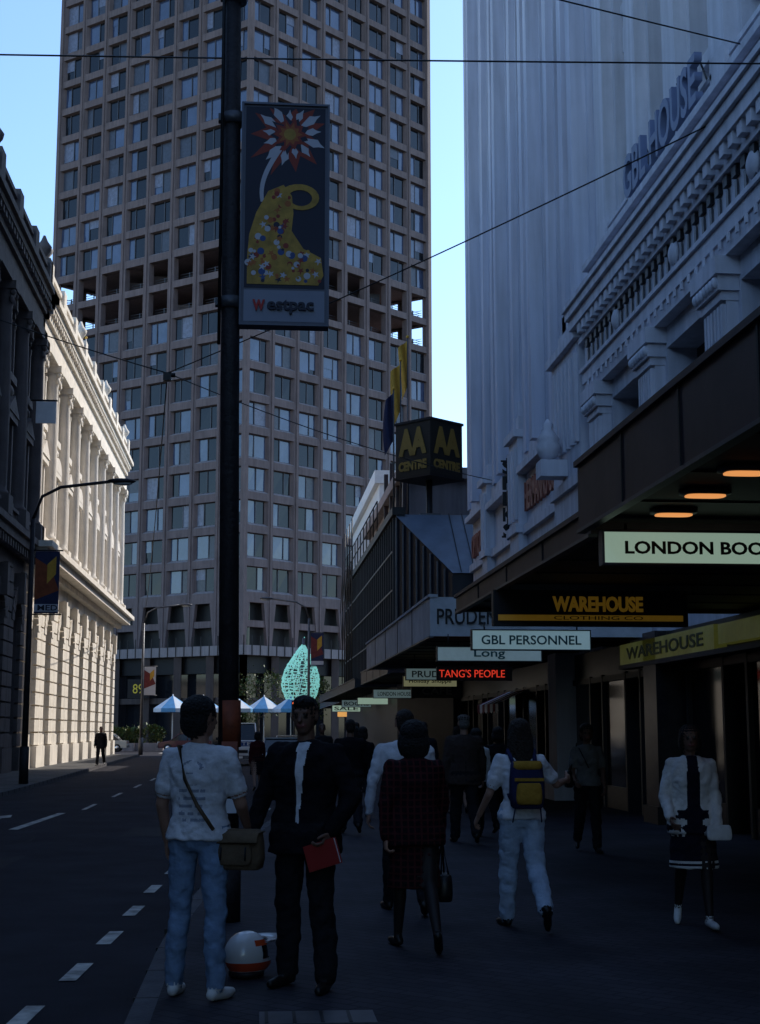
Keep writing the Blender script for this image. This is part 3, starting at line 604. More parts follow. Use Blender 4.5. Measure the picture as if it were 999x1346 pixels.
# ------------------------------------------------------------ pole + banner
po=B('utility_pole',(-.2,12.46,0)); p=po.p('shaft')
p.tube([(-.2,12.46,-.02),(-.255,12.465,4.5),(-.31,12.47,11)],.092,POLE,14,r1=.075)
p.tube([(-.205,12.46,1.45),(-.212,12.46,1.85)],.0945,ORANGE,14)
p.tube([(-.2,12.46,0),(-.2,12.46,.5)],.105,POLE,14)
for z in (5.35,7.1,8.3): p.tube([(-.26,12.465,z),(-.262,12.465,z+.1)],.105,STEELG,14); p.box(-.4,12.42,z+.02,-.34,12.5,z+.09,STEELG)
for z in (5.35,7.15): p.tube([(-.24,12.45,z),(.1,12.45,z)],.018,STEELG,8)
p.tube([(-.36,12.4,5.0),(-.37,12.4,11)],.015,BLACK,6)
for i in range(4):
    p.box(-.275,12.355,.9+i*.16,-.14,12.365,1.02+i*.16,[WHITE,YEL,STEELG,RED][i])
po.done()
bn=B('advertising_banner',(.215,12.42,6.2)); p=bn.p('case'); x0,x1,z0,z1,y=-.165,.6,5.2,7.27,12.38
CASE=mat('banner_case',(.13,.14,.18),.5,.1)
p.box(x0,y+.012,z0,x1,y+.14,z1,CASE); 
for q in ((x0-.02,z0-.02,x1+.02,z0),(x0-.02,z1,x1+.02,z1+.02),(x0-.02,z0,x0,z1),(x1,z0,x1+.02,z1)): p.box(q[0],y-.01,q[1],q[2],y+.15,q[3],CASE)
a=bn.p('artwork'); NB=mat('print_navy',(.012,.014,.035),.5,.1); YB=mat('print_yellow',(.46,.27,.04),.5,.3,9); WB=mat('print_white',(.50,.50,.55),.5,.1); RB=mat('print_red',(.26,.03,.015),.5,.1); GB=mat('print_grey',(.24,.26,.33),.5,.05)
BB=mat('print_blue',(.03,.07,.22),.5); OB=mat('print_orange',(.38,.11,.02),.5)
a.quad((x0+.02,y+.008,z0+.33),(x1-.02,y+.008,z0+.33),(x1-.02,y+.008,z1-.02),(x0+.02,y+.008,z1-.02),NB)
a.quad((x0+.02,y+.008,z0+.02),(x1-.02,y+.008,z0+.02),(x1-.02,y+.008,z0+.31),(x0+.02,y+.008,z0+.31),GB)
Wd=x1-x0;Hd=z1-z0
def AP(s,t): return x0+Wd*s, z0+Hd*t
def clampp(px,pz): return min(max(px,x0+.025),x1-.025),min(max(pz,z0+.34),z1-.025)
def star(s,t,r0,r1,n,m,lay,ph=0,jit=.12):
    cx,cz=AP(s,t); pts=[]
    for i in range(2*n):
        r=(r1 if i%2==0 else r0)*(1+jit*sin(i*2.3)); an=pi*i/n+ph; px,pz=clampp(cx+r*cos(an),cz+r*sin(an)); pts.append((px,y+.008-.0012*lay,pz))
    a.add([(cx,y+.008-.0012*lay,cz)]+pts,[(0,i+1,(i+1)%(2*n)+1) for i in range(2*n)],m)
def disc(s,t,r,m,lay,sq=1):
    cx,cz=AP(s,t); a.poly([(cx+r*cos(2*pi*i/20),y+.008-.0012*lay,cz+r*sin(2*pi*i/20)*sq) for i in range(20)],m)
star(.55,.865,.20,.40,11,RB,1,.3); 
cx,cz=AP(.55,.865)
for i in range(13):
    an=2*pi*i/13+.15; r0,r1=.14,.34*(.85+.15*sin(i*1.7)); w0=.17
    pts=[(r0,-w0*.7),(r1*.72,-w0),(r1*.85,-w0*.4),(r1,-w0*.15),(r1*.85,w0*.3),(r1*.76,w0),(r0,w0*.7)]
    a.poly([(clampp(cx+r*cos(an+d_),cz+r*sin(an+d_))[0],y+.0052,clampp(cx+r*cos(an+d_),cz+r*sin(an+d_))[1]) for r,d_ in pts],WB)
star(.55,.865,.12,.19,9,NB,3,.4,.1); star(.55,.865,.10,.17,10,RB,4); star(.55,.865,.07,.115,10,OB,5); disc(.55,.865,.055,YB,6)
n=12; trail=[]
for k in range(n+1):
    t=k/n; px,pz=AP(.42-.20*sin(t*1.9),.79-.24*t); trail.append((px,pz))
for (p0,p1),k in zip(zip(trail,trail[1:]),range(n)): a.quad((p0[0]-.028+.001*k,y+.0045,p0[1]),(p0[0]+.028-.001*k,y+.0045,p0[1]),(p1[0]+.027-.001*k,y+.0045,p1[1]),(p1[0]-.027+.001*k,y+.0045,p1[1]),WB)
ring=[]
for i in range(23):
    an=rad(-150+i*17); rr=.125+.05*i/22; wd=.06+.06*(i/22)**1.5
    cx,cz=AP(.68,.57); ring.append(((cx+(rr-wd*.5)*cos(an),cz+(rr-wd*.5)*sin(an)*.72),(cx+(rr+wd*.35)*cos(an),cz+(rr+wd*.35)*sin(an)*.72)))
for (q0,q1) in zip(ring,ring[1:]): a.quad((q0[0][0],y+.0005,q0[0][1]),(q0[1][0],y+.0005,q0[1][1]),(q1[1][0],y+.0005,q1[1][1]),(q1[0][0],y+.0005,q1[0][1]),YB)
blob=[(.06,.30),(.08,.40),(.16,.50),(.30,.60),(.48,.63),(.58,.58),(.60,.50),(.58,.42),(.72,.34),(.93,.30),(.96,.22),(.90,.175),(.5,.175),(.06,.175)]
bp=[(AP(*q)[0],y+.0015,AP(*q)[1]) for q in blob]; c_=(AP(.4,.36)[0],y+.0015,AP(.4,.36)[1])
a.add([c_]+bp,[(0,i+1,(i+1)%len(bp)+1) for i in range(len(bp))],YB)
random.seed(11)
for i in range(160):
    s=random.uniform(.07,.93); t=random.uniform(.185,.6)
    if t>.36 and not (s<.55 and t<.22+s*1.0): continue
    if t>.33 and s>.6: continue
    m=random.choice([WB,RB,BB,OB,NB,YB,WB,RB])
    if random.random()<.35: star(s,t,.014,.036,5,m,5.8+i*.006,random.random())
    else: disc(s,t,random.uniform(.012,.032),m,5.8+i*.006)
bn.done()
text(bn,'W',(x0+.155,y-.004,z0+.165),.11,.10,mat('print_bankred',(.40,.02,.02),.5,0),bold=.05); text(bn,'estpac',(x0+.44,y-.004,z0+.155),.42,.13,NB,bold=.03)
# ------------------------------------------------------------ street lamps & banners
def lamp(name,x,y,h,arm,m=STEELG,ban=None):
    b=B(name,(x,y,0)); p=b.p('pole'); p.tube([(x,y,0),(x,y,h-1.2)],.1,m,10,r1=.07); p.tube([(x,y,0),(x,y,1.1)],.14,m,10)
    s=1 if arm>0 else -1
    p.tube([(x,y,h-1.2),(x+s*.25,y,h-.5),(x+s*.8,y,h-.2),(x+arm,y,h)],.05,m,8)
    hd=b.p('lantern'); hd.ell((x+arm+s*.35,y,h+.02),(.45,.17,.09),m,12,6); hd.ell((x+arm+s*.4,y,h-.05),(.3,.12,.07),mat('lamp_glass',(.4,.4,.38),.2,0),10,5)
    if ban:
        z0,z1,w,mm,tt=ban; f=b.p('banner_arms'); f.tube([(x,y,z1+.03),(x+w+.1,y,z1+.03)],.025,m,6); f.tube([(x,y,z0-.03),(x+w+.1,y,z0-.03)],.025,m,6)
        q=b.p('banner'); lo,hi=sorted((x+.12*(1 if w>0 else -1),x+w)); q.box(lo,y-.02,z0,hi,y+.01,z1,mm); q.add([(lo,y-.024,z0+.4),(hi,y-.024,z0+.7),((lo+hi)/2+.1,y-.024,z1-.5),(lo,y-.024,z1-.2)],[(0,1,2,3)],tt); q.add([((lo+hi)/2,y-.027,z0+.9),(hi-.1,y-.027,z0+1.2),(hi-.1,y-.027,z1-.15),((lo+hi)/2,y-.027,z1-.4)],[(0,1,2,3)],YF); q.box(lo,y-.023,z0+.05,hi,y-.021,z0+.28,WB)
    b.done(); return b
BRD=mat('banner_maroon',(.16,.03,.03),.7,.2,5); BOR=mat('banner_ochre',(.25,.06,.02),.7,.2,5)
lm=lamp('street_lamp',-6.85,44,9.2,2.3,m=POLE,ban=(5.1,7.0,.85,NAVY,BOR)); text(lm,'MED',(-6.32,43.97,5.27),.6,.17,NB,bold=.02)
lamp('street_lamp',-7.2,93,9.6,2.3,ban=(3.8,5.6,.85,WB,BRD))
lamp('street_lamp',3.3,88,9.6,-2.3,ban=(5.5,7.5,.9,NAVY,BRD))
tp=B('traffic_signal',(2.9,105,0)); p=tp.p('post'); p.tube([(2.9,105,0),(2.9,105,3.6)],.07,BLACK,8); hsg=tp.p('housing'); hsg.box(2.7,104.8,2.6,3.1,105.0,3.7,BLACK)
for z,m in ((3.5,mat('signal_red',(.9,.1,.05),.5,0,emit=2.0,ecol=(1,.15,.05))),(3.15,BLACK),(2.8,BLACK)): hsg.lathe((0,0,0),[(.13,0),(.12,.02),(.01,.03)],m,12,T=lambda a_,c,zz_,z=z:(2.9+a_,104.8-zz_,z+c))
tp.done()
# ------------------------------------------------------------ wires
wr=B('overhead_wires',(0,20,9)); p=wr.p('cables')
def wire(a_,b_,sag=.15,r=.014):
    a_,b_=V(a_),V(b_); p.tube([tuple(a_.lerp(b_,i/16)-V((0,0,4*sag*(i/16)*(1-i/16)))) for i in range(17)],r,BLACK,5)
wire((-9.4,14.9,8.75),(7.6,13.4,8.48),.05,.010); N_=(-2.3,35.3,10.5)
wire((7.65,20.3,11.25),N_,.12,.014); wire(N_,(-9.3,34,12.5),.1,.016); wire(N_,(7.6,45,9.6),.25,.014)
wire((7.65,20.3,12.15),(-9.4,12,11.1),.1,.012); wire(N_,(-7.1,93,9.5),.9,.018)
p.tube([(-2.35,35.3,10.45),(-2.1,35.3,10.45)],.06,BLACK,8); p.box(-2.4,35.2,10.3,-2.2,35.4,10.5,BLACK)
wr.done()
# ------------------------------------------------------------ plaza things
TB=mat('tent_blue',(.10,.30,.55),.7,.1,3); TW=mat('tent_white',(.55,.62,.7),.7,.1,3)
for i,(x,y) in enumerate([(-6.6,117.5),(-4.2,119),(-1.6,118),(.8,119.5),(3.0,118.5)]):
    b=B('market_umbrella',(x,y,0)); p=b.p('canopy'); n=8; r=1.55
    for k in range(n):
        a0=2*pi*k/n+.2;a1=2*pi*(k+1)/n+.2
        p.add([(x,y,4.35),(x+r*cos(a0),y+r*sin(a0),3.3),(x+r*cos(a1),y+r*sin(a1),3.3),(x+r*cos(a0),y+r*sin(a0),3.0),(x+r*cos(a1),y+r*sin(a1),3.0)],[(0,1,2),(1,3,4,2)],TB if k%2 else TW)
    b.p('pole').tube([(x,y,-.1),(x,y,4.45)],.05,WHITE,8); b.p('base').lathe((x,y,-.13),[(.4,0),(.4,.12),(.1,.16)],STEELG,12)
    b.done()
def leaves(p,c,r,n,ls,ms,sd=0):
    random.seed(sd)
    clumps=[V((random.gauss(0,.45)*r[0],random.gauss(0,.45)*r[1],random.uniform(-.8,.9)*r[2])) for _ in range(max(6,n//90))]
    for i in range(n):
        k=random.choice(clumps); q=k+V((random.gauss(0,.2)*r[0],random.gauss(0,.2)*r[1],random.gauss(0,.2)*r[2]))
        if (q.x/r[0])**2+(q.y/r[1])**2+(q.z/r[2])**2>1.3: continue
        q+=V(c); a=V((random.uniform(-1,1),random.uniform(-1,1),random.uniform(-1,1))).normalized(); b_=a.cross(V((.3,.5,.8))).normalized(); s=ls*random.uniform(.6,1.4)
        p.add([tuple(q-a*s),tuple(q+b_*s*.5),tuple(q+a*s),tuple(q-b_*s*.5)],[(0,1,2,3)],random.choice(ms))
LF=[mat('leaf_a',(.07,.11,.03),.6,.2),mat('leaf_b',(.12,.12,.03),.6,.2),mat('leaf_c',(.04,.07,.025),.6,.2)]
for i,(x,y,rx,h) in enumerate([(-16,118,2.6,1.6),(-12,120,2.2,1.3),(-9.3,121,1.8,1.5),(-21,119,3,1.8)]):
    b=B('planter_hedge',(x,y,0)); b.p('planter').box(x-rx,y-.7,-.13,x+rx,y+.7,.5,CONC2); leaves(b.p('foliage'),(x,y,.5+h/2),(rx,.9,h*.6),1500,.14,LF,i); b.done()
def tree(x,y,h,r,sd):
    b=B('street_tree',(x,y,0)); t=b.p('trunk'); BK=mat('bark',(.06,.045,.035),.9,.3,5); random.seed(sd)
    t.tube([(x,y,-.1),(x+.05,y,h*.25),(x,y+.1,h*.5),(x+.1,y,h*.8)],.16,BK,8,r1=.04)
    for k in range(9):
        an=k*2.4; zb=h*(.35+.05*k); e=V((x+cos(an)*r*.75,y+sin(an)*r*.75,zb+h*.22)); t.tube([(x,y,zb),tuple(V((x,y,zb)).lerp(e,.5)+V((0,0,-.1))),tuple(e)],.06,BK,6,r1=.015)
    leaves(b.p('foliage'),(x,y,h*.68),(r,r,h*.36),1500,.12,LF,sd); b.done()
tree(.3,127,7.0,2.2,2); tree(4.6,122,6.0,1.9,4); tree(-24,127,5.5,2.0,3)
lt=B('illuminated_lattice_tree',(3.4,112,0)); p=lt.p('lattice'); CY=mat('lattice_cyan',(.35,.70,.66),.5,0,emit=.35,ecol=(.35,.85,.75))
X0,Y0=3.6,113.5
def rad_at(t): return 1.65*(sin(pi*min(1,(t*.86+.22)))**.9)*(1-.35*t)
for k in range(18):
    an=2*pi*k/18; p.tube([(X0+rad_at(t/14)*cos(an+t*.05)+.25*(t/14)**2,Y0+rad_at(t/14)*sin(an+t*.05),4.0+4.8*t/14) for t in range(14)]+[(X0+.3,Y0,8.9)],.03,CY,5)
for j in range(18):
    t=j/18; rr=rad_at(t); p.tube([(X0+rr*cos(2*pi*k/18+j*.3)+.25*t*t,Y0+rr*sin(2*pi*k/18+j*.3),4.0+4.8*t+.06*sin(k*2)) for k in range(19)],.03,CY,5)
random.seed(4)
for j in range(500):
    t=random.random()*.95; rr=rad_at(t); an=random.random()*2*pi; c=(X0+rr*cos(an)+.25*t*t,Y0+rr*sin(an),4+4.8*t); p.quad((c[0]-.06,c[1],c[2]-.06),(c[0]+.06,c[1],c[2]-.05),(c[0]+.05,c[1]+.03,c[2]+.06),(c[0]-.06,c[1]+.02,c[2]+.05),CY)
lt.p('mast').tube([(X0,Y0,-.1),(X0,Y0,4.2),(X0+.25,Y0,8.8)],.12,STEELG,8); lt.done()
# ------------------------------------------------------------ vehicles
TYRE=mat('tyre',(.02,.02,.02),.8,.1); CHR=mat('chrome',(.6,.6,.6),.2,0,metal=1.); HL=mat('headlight',(.7,.7,.65),.15,0,spec=.8)
def vehicle(name,loc,rot,w,body,cabin,paint,wb,r=.31,stripe=None):
    b=B(name,loc,rot,world=False); p=b.p('body'); gl=b.p('glasshouse')
    def slab(prof,ws,m,P):
        cy=sum(q[0] for q in prof)/len(prof); cz=sum(q[1] for q in prof)/len(prof)
        P.loft([[(x,cy+(q[0]-cy)*s,cz+(q[1]-cz)*s) for q in prof] for x,s in ws],m,sm=False)
    h=w/2
    slab(body,[(-h,.965),(-h+.07,1),(h-.07,1),(h,.965)],paint,p)
    zb=min(q[1] for q in cabin); zt=max(q[1] for q in cabin)
    def cab(x,k): return [(x*(1-.13*(q[1]-zb)/(zt-zb))*k,q[0],q[1]) for q in cabin]
    gl.loft([cab(-h+.06,1),cab(h-.06,1)],GLASSD,sm=False)
    top=[q for q in cabin if q[1]>zt-.05]; y0=min(q[0] for q in top); y1=max(q[0] for q in top)
    p.box(-h*.86,y0-.02,zt-.01,h*.86,y1+.02,zt+.045,paint)
    bot=[q for q in cabin if q[1]<zb+.03]; Y0=min(q[0] for q in bot); Y1=max(q[0] for q in bot)
    for s in(-1,1):
        for (ya,yb) in ((Y0,y0),(Y1,y1),((Y0+Y1)/2,(y0+y1)/2)):
            p.tube([(s*(h-.05),ya,zb),(s*h*.86,yb,zt)],.035,paint,6)
        for yy in wb:
            p.lathe((0,0,0),[(r,0),(r,.2),(r*.6,.2),(r*.58,.17),(.04,.17)],TYRE,18,T=lambda a_,c,z,s=s,yy=yy:(s*(h-.19+z),yy+a_,r+c)); p.lathe((0,0,0),[(r*.55,0),(r*.5,.03),(.02,.03)],CHR,12,T=lambda a_,c,z,s=s,yy=yy:(s*(h-.02+z),yy+a_,r+c))
        p.box(s*(h+.02)-.07,Y1-.3,zb+.02,s*(h+.12)+.05 if s>0 else s*(h+.12),Y1-.2,zb+.16,BLACK)
    fy=max(q[0] for q in body); ry=min(q[0] for q in body)
    for s in(-1,1): p.box(s*h*.75-.16,fy-.05,.62,s*h*.75+.16,fy+.015,.78,HL); p.box(s*h*.78-.13,ry-.015,.65,s*h*.78+.13,ry+.05,.82,RED)
    p.box(-h*.5,fy-.03,.62,h*.5,fy+.012,.76,BLACK); p.box(-h*.97,fy-.05,.32,h*.97,fy+.07,.5,STEELG); p.box(-h*.97,ry-.07,.34,h*.97,ry+.05,.5,STEELG); p.box(-.22,fy+.07,.36,.22,fy+.08,.46,WHITE)
    if stripe: p.box(-h*.8,fy-.0,.95,h*.8,fy+.02,1.18,stripe)
    b.done(); return b
carb=[(-2.1,.3),(2.05,.28),(2.1,.7),(1.2,.86),(-1.5,.9),(-2.1,.85)]; carc=[(-1.6,.86),(1.15,.84),(.45,1.36),(-1.0,1.38)]
vanb=[(-2.2,.3),(2.2,.3),(2.25,.85),(2.0,1.22),(-2.2,1.25)]; vanc=[(-2.2,1.2),(1.98,1.2),(1.35,1.98),(-2.15,2.02)]
VW=mat('van_white',(.6,.62,.65),.35,.05,3,spec=.5,coat=.5); CS=mat('car_silver',(.20,.22,.25),.35,.05,3,spec=.5,coat=.5); CB=mat('car_maroon',(.08,.02,.03),.35,.05,3,coat=.5); CW=mat('car_cream',(.4,.38,.34),.35,.05,3,coat=.5)
vn=vehicle('delivery_van',(-.75,72,-.13),pi,1.85,vanb,vanc,VW,(-1.4,1.4),stripe=mat('van_blue',(.02,.06,.2),.5,0)); text(vn,'HASTE',(0,2.28,1.065),1.2,.17,WHITE,rz=pi)
vehicle('parked_car',(1.15,57,-.13),pi,1.68,carb,carc,CS,(-1.3,1.3)); vehicle('parked_car',(1.75,64,-.13),pi,1.68,carb,carc,CB,(-1.3,1.3)); vehicle('parked_car',(2.0,80,-.13),pi,1.68,carb,carc,CW,(-1.3,1.3))
vehicle('car',(-12,115,-.13),pi/2,1.68,carb,carc,CW,(-1.3,1.3)); vehicle('car',(-5.5,116,-.13),pi/2,1.68,carb,carc,CB,(-1.3,1.3))
# ------------------------------------------------------------ helmet
hm=B('motorcycle_helmet',(-.03,9.7,0),rad(-60),world=False)
p=hm.p('shell'); HW=mat('helmet_white',(.6,.6,.6),.25,.03,3,spec=.5,coat=.6); HR=mat('helmet_red',(.50,.06,.02),.25,.03,3,coat=.6)
n,m_=36,22; R_=(.13,.155,.148)
vs_=[]
for i in range(m_+1):
    for k in range(n):
        th=pi*i/m_; an=2*pi*k/n; x_,y_,z_=R_[0]*sin(th)*cos(an),R_[1]*sin(th)*sin(an),.145+R_[2]*cos(th)
        if z_<.13 and y_>0: y_*=1+.30*min(1,(.13-z_)/.05)*(sin(an)**2); 
        if z_<.05: z_=max(z_,.012); 
        vs_.append((x_,y_,z_))
fw_,fr_,fd_=[],[],[]
for i in range(m_-3):
    for k in range(n):
        f=(i*n+k,i*n+(k+1)%n,(i+1)*n+(k+1)%n,(i+1)*n+k); an=2*pi*(k+.5)/n; z=.145+R_[2]*cos(pi*(i+.5)/m_); fa=abs((an-pi/2+pi)%(2*pi)-pi)
        if fa<1.15 and .12<z<.215: fd_.append(f)
        elif (.045<z<.10) or (.215<z<.235 and fa<1.5): fr_.append(f)
        else: fw_.append(f)
p.add(vs_,fw_,HW,sm=True); p.add(vs_,fr_,HR,sm=True); hm.p('visor').add([(x*.95,y_*.95,.145+(z-.145)*.96) for x,y_,z in vs_],fd_,GLASSD,sm=True)
p.lathe((0,0,0),[(.09,.0),(.115,.012),(.12,.04),(.11,.045)],BLACK,24)
pk=[]
for t in (0,1):
    for k in range(9):
        an=pi/2+(k-4)*.27; r_=.128 if t==0 else .155+.085*cos((k-4)*.3); pk.append((r_*cos(an),r_*sin(an)*(1.1),.235+.012*t-.012*abs(k-4)/4))
pk+= [(q[0],q[1],q[2]+.01) for q in pk]
fs=[]
for o_ in (0,18): fs+=[(o_+k,o_+k+1,o_+k+10,o_+k+9) for k in range(8)]
fs+=[(9+k,10+k,28+k,27+k) for k in range(8)]
p.add(pk,fs,HW,sm=True)
hm.done()
# ------------------------------------------------------------ people
SK=mat('skin',(.30,.165,.115),.55,.1,8); SKD=mat('skin_tan',(.15,.08,.055),.55,.1,8); EYE=mat('eye_dark',(.02,.015,.012),.3,0); LIP=mat('lips',(.2,.07,.06),.5,0)
HB=mat('hair_black',(.008,.007,.007),.7,.3,30,.8,60); HBR=mat('hair_brown',(.02,.013,.009),.7,.3,30,.8,60); HG=mat('hair_grey',(.16,.145,.13),.7,.3,30,.8,60)
def cloth(n,c,b=.5): return mat('cloth_'+n,c,.9,.18,7,b,11,spec=.08)
CWH=cloth('white',(.60,.60,.63)); CJ=cloth('jeans',(.17,.25,.37)); CJ2=cloth('jeans_pale',(.34,.42,.53)); CBK=cloth('black',(.009,.008,.010)); CBK2=cloth('charcoal',(.015,.015,.018)); CGR=cloth('grey',(.16,.155,.15)); CBRN=cloth('brown',(.050,.036,.032)); CBL=cloth('blue',(.04,.055,.11)); CRD=cloth('darkred',(.05,.010,.012)); CCR=cloth('cream',(.66,.65,.63)); PRT=cloth('print',(.26,.28,.34)); SHW=mat('shoe_white',(.6,.6,.58),.6,.1,9); SHB=mat('shoe_black',(.010,.009,.009),.4,.1,9)
WINE=plaidmat('cloth_wine_plaid',(.010,.006,.008),(.055,.012,.014)); STK=mat('stockings',(.018,.013,.013),.6,.1)
def ringpts(c,ax,ay,hw,hd,n=18,pw=1.):
    out=[]
    for k in range(n):
        a_=2*pi*k/n; ca,sa=cos(a_),sin(a_)
        out.append(c+ax*(hw*(abs(ca)**pw)*(1 if ca>=0 else -1))+ay*(hd*(abs(sa)**pw)*(1 if sa>=0 else -1)))
    return out
class Body:
    def __init__(s): s.v=[];s.f=[];s.l=[]
    def loft(s,rings,lab):
        n=len(rings[0]); o=len(s.v)
        for r in rings: s.v+=r; s.l+=[lab]*n
        for i in range(len(rings)-1):
            for j in range(n):
                a_=o+i*n+j;b_=o+i*n+(j+1)%n; s.f.append((a_,b_,b_+n,a_+n))
        s.v.append(sum(rings[0],V((0,0,0)))/n); s.l.append(None); s.v.append(sum(rings[-1],V((0,0,0)))/n); s.l.append(None)
        e=len(s.v); last=o+(len(rings)-1)*n
        for j in range(n): s.f.append((o+(j+1)%n,o+j,e-2)); s.f.append((last+j,last+(j+1)%n,e-1))
    def cap(s,p,q,r1,r2,lab,sq=1.,sdir=None,n=14,step=.02):
        p,q=V(p),V(q); d=q-p; L=d.length; d=d/max(L,1e-6)
        a_=(sdir-d*sdir.dot(d)).normalized() if sdir is not None else d.cross(V((0,1,0)) if abs(d.y)<.9 else V((1,0,0))).normalized()
        b_=d.cross(a_); rings=[]
        for t in (.15,.5,.85): an=t*pi/2; rings.append((p-d*r1*cos(an),r1*sin(an)))
        k=max(1,int(L/step))
        for i in range(k+1): t=i/k; rings.append((p+d*L*t,r1+(r2-r1)*t))
        for t in (.85,.5,.15): an=t*pi/2; rings.append((q+d*r2*cos(an),r2*sin(an)))
        s.loft([ringpts(c,a_,b_,r*sq,r,n) for c,r in rings],lab)
    def ell(s,c,r,lab,M=None,n=16,m=10):
        c=V(c); M=M or Matrix.Identity(3)
        s.loft([[c+M@V((r[0]*sin(pi*(i+.3)/(m+.6))*cos(2*pi*k/n),r[1]*sin(pi*(i+.3)/(m+.6))*sin(2*pi*k/n),-r[2]*cos(pi*(i+.3)/(m+.6)))) for k in range(n)] for i in range(m+1)],lab)
    def build(s,name,parent,vox,mats,k,wr=0.,ov=None,hem=None):
        me=bpy.data.meshes.new('t'); me.from_pydata([tuple(q) for q in s.v],[],s.f); o=bpy.data.objects.new('t',me); COL.objects.link(o)
        r=o.modifiers.new('r','REMESH'); r.mode='VOXEL'; r.voxel_size=vox; sm=o.modifiers.new('s','SMOOTH'); sm.factor=.5; sm.iterations=2
        dg=bpy.context.evaluated_depsgraph_get(); me2=bpy.data.meshes.new_from_object(o.evaluated_get(dg))
        bpy.data.objects.remove(o)
        kd=kdtree.KDTree(len(s.v))
        for i,(q,l) in enumerate(zip(s.v,s.l)):
            if l is not None: kd.insert(q,i)
        kd.balance()
        labs=sorted(set(l for l in s.l if l)|set(ov[1] if ov else [])|set(hem[1:] if hem else [])); me2.materials.clear()
        for l in labs: me2.materials.append(mats[l])
        ix={l:i for i,l in enumerate(labs)}
        mi=[]
        for pl_ in me2.polygons:
            c=pl_.center; l=s.l[kd.find(c)[1]]
            if hem and abs(c.x)<.175:
                if l==hem[2] and c.z>hem[0]: l=hem[1]
                elif l==hem[1] and c.z<hem[0]: l=hem[2]
            if ov:
                l2=ov[0](c,l); l=l2 or l
            mi.append(ix[l])
        me2.polygons.foreach_set('material_index',mi); me2.polygons.foreach_set('use_smooth',[True]*len(mi))
        if wr>0:
            vm={}
            for pl_,i in zip(me2.polygons,mi):
                for q in pl_.vertices: vm[q]=labs[i]
            nm=[v.normal.copy() for v in me2.vertices]
            for v in me2.vertices:
                l=vm.get(v.index,'')
                if l in('skin','shoe','lip','eye','legskin'): continue
                am=wr*(1.0 if l!='hair' else .9); q=v.co; sc=(9,9,14) if l!='hair' else (30,30,18)
                v.co=q+nm[v.index]*am*(noise.noise(V((q.x*sc[0]+k*7,q.y*sc[1],q.z*sc[2]+q.x*8)))+.5*noise.noise(V((q.x*22,q.y*22,q.z*30+k))))
        me2.transform(Matrix.Scale(k,4)); me2.name=name
        ob=bpy.data.objects.new(name,me2); COL.objects.link(ob); ob.parent=parent
        return ob
def hand(b,wr,d,w,nrm,curl=30):
    d=d.normalized(); w=(w-d*w.dot(d)).normalized(); nrm=(nrm-d*nrm.dot(d)-w*nrm.dot(w)).normalized()
    b.loft([ringpts(wr+d*t,w,nrm,hw,hd,12) for t,hw,hd in ((-.04,.026,.02),(0,.026,.019),(.03,.036,.018),(.06,.041,.016),(.088,.040,.013))],'skin')
    for i,(o,L) in enumerate(((.030,.068),(.010,.078),(-.010,.072),(-.030,.056))):
        r=wr+d*.08+w*o; c1,c2,c3=rad(curl),rad(curl*2),rad(curl*2.8); p1=r+(d*cos(c1)+nrm*sin(c1)+w*o*1.5)*L*.45; p2=p1+(d*cos(c2)+nrm*sin(c2))*L*.32; p3=p2+(d*cos(c3)+nrm*sin(c3))*L*.25
        b.cap(r,p1,.0095,.009,'skin',n=8,step=.008); b.cap(p1,p2,.009,.0082,'skin',n=8,step=.008); b.cap(p2,p3,.0082,.007,'skin',n=8,step=.008)
    t0=wr+d*.025+w*.03; t1=t0+(d*.6+w*.7+nrm*.25).normalized()*.04; t2=t1+(d*.85+w*.2+nrm*.45).normalized()*.032
    b.cap(t0,t1,.013,.0105,'skin',n=8,step=.008); b.cap(t1,t2,.0105,.008,'skin',n=8,step=.008)
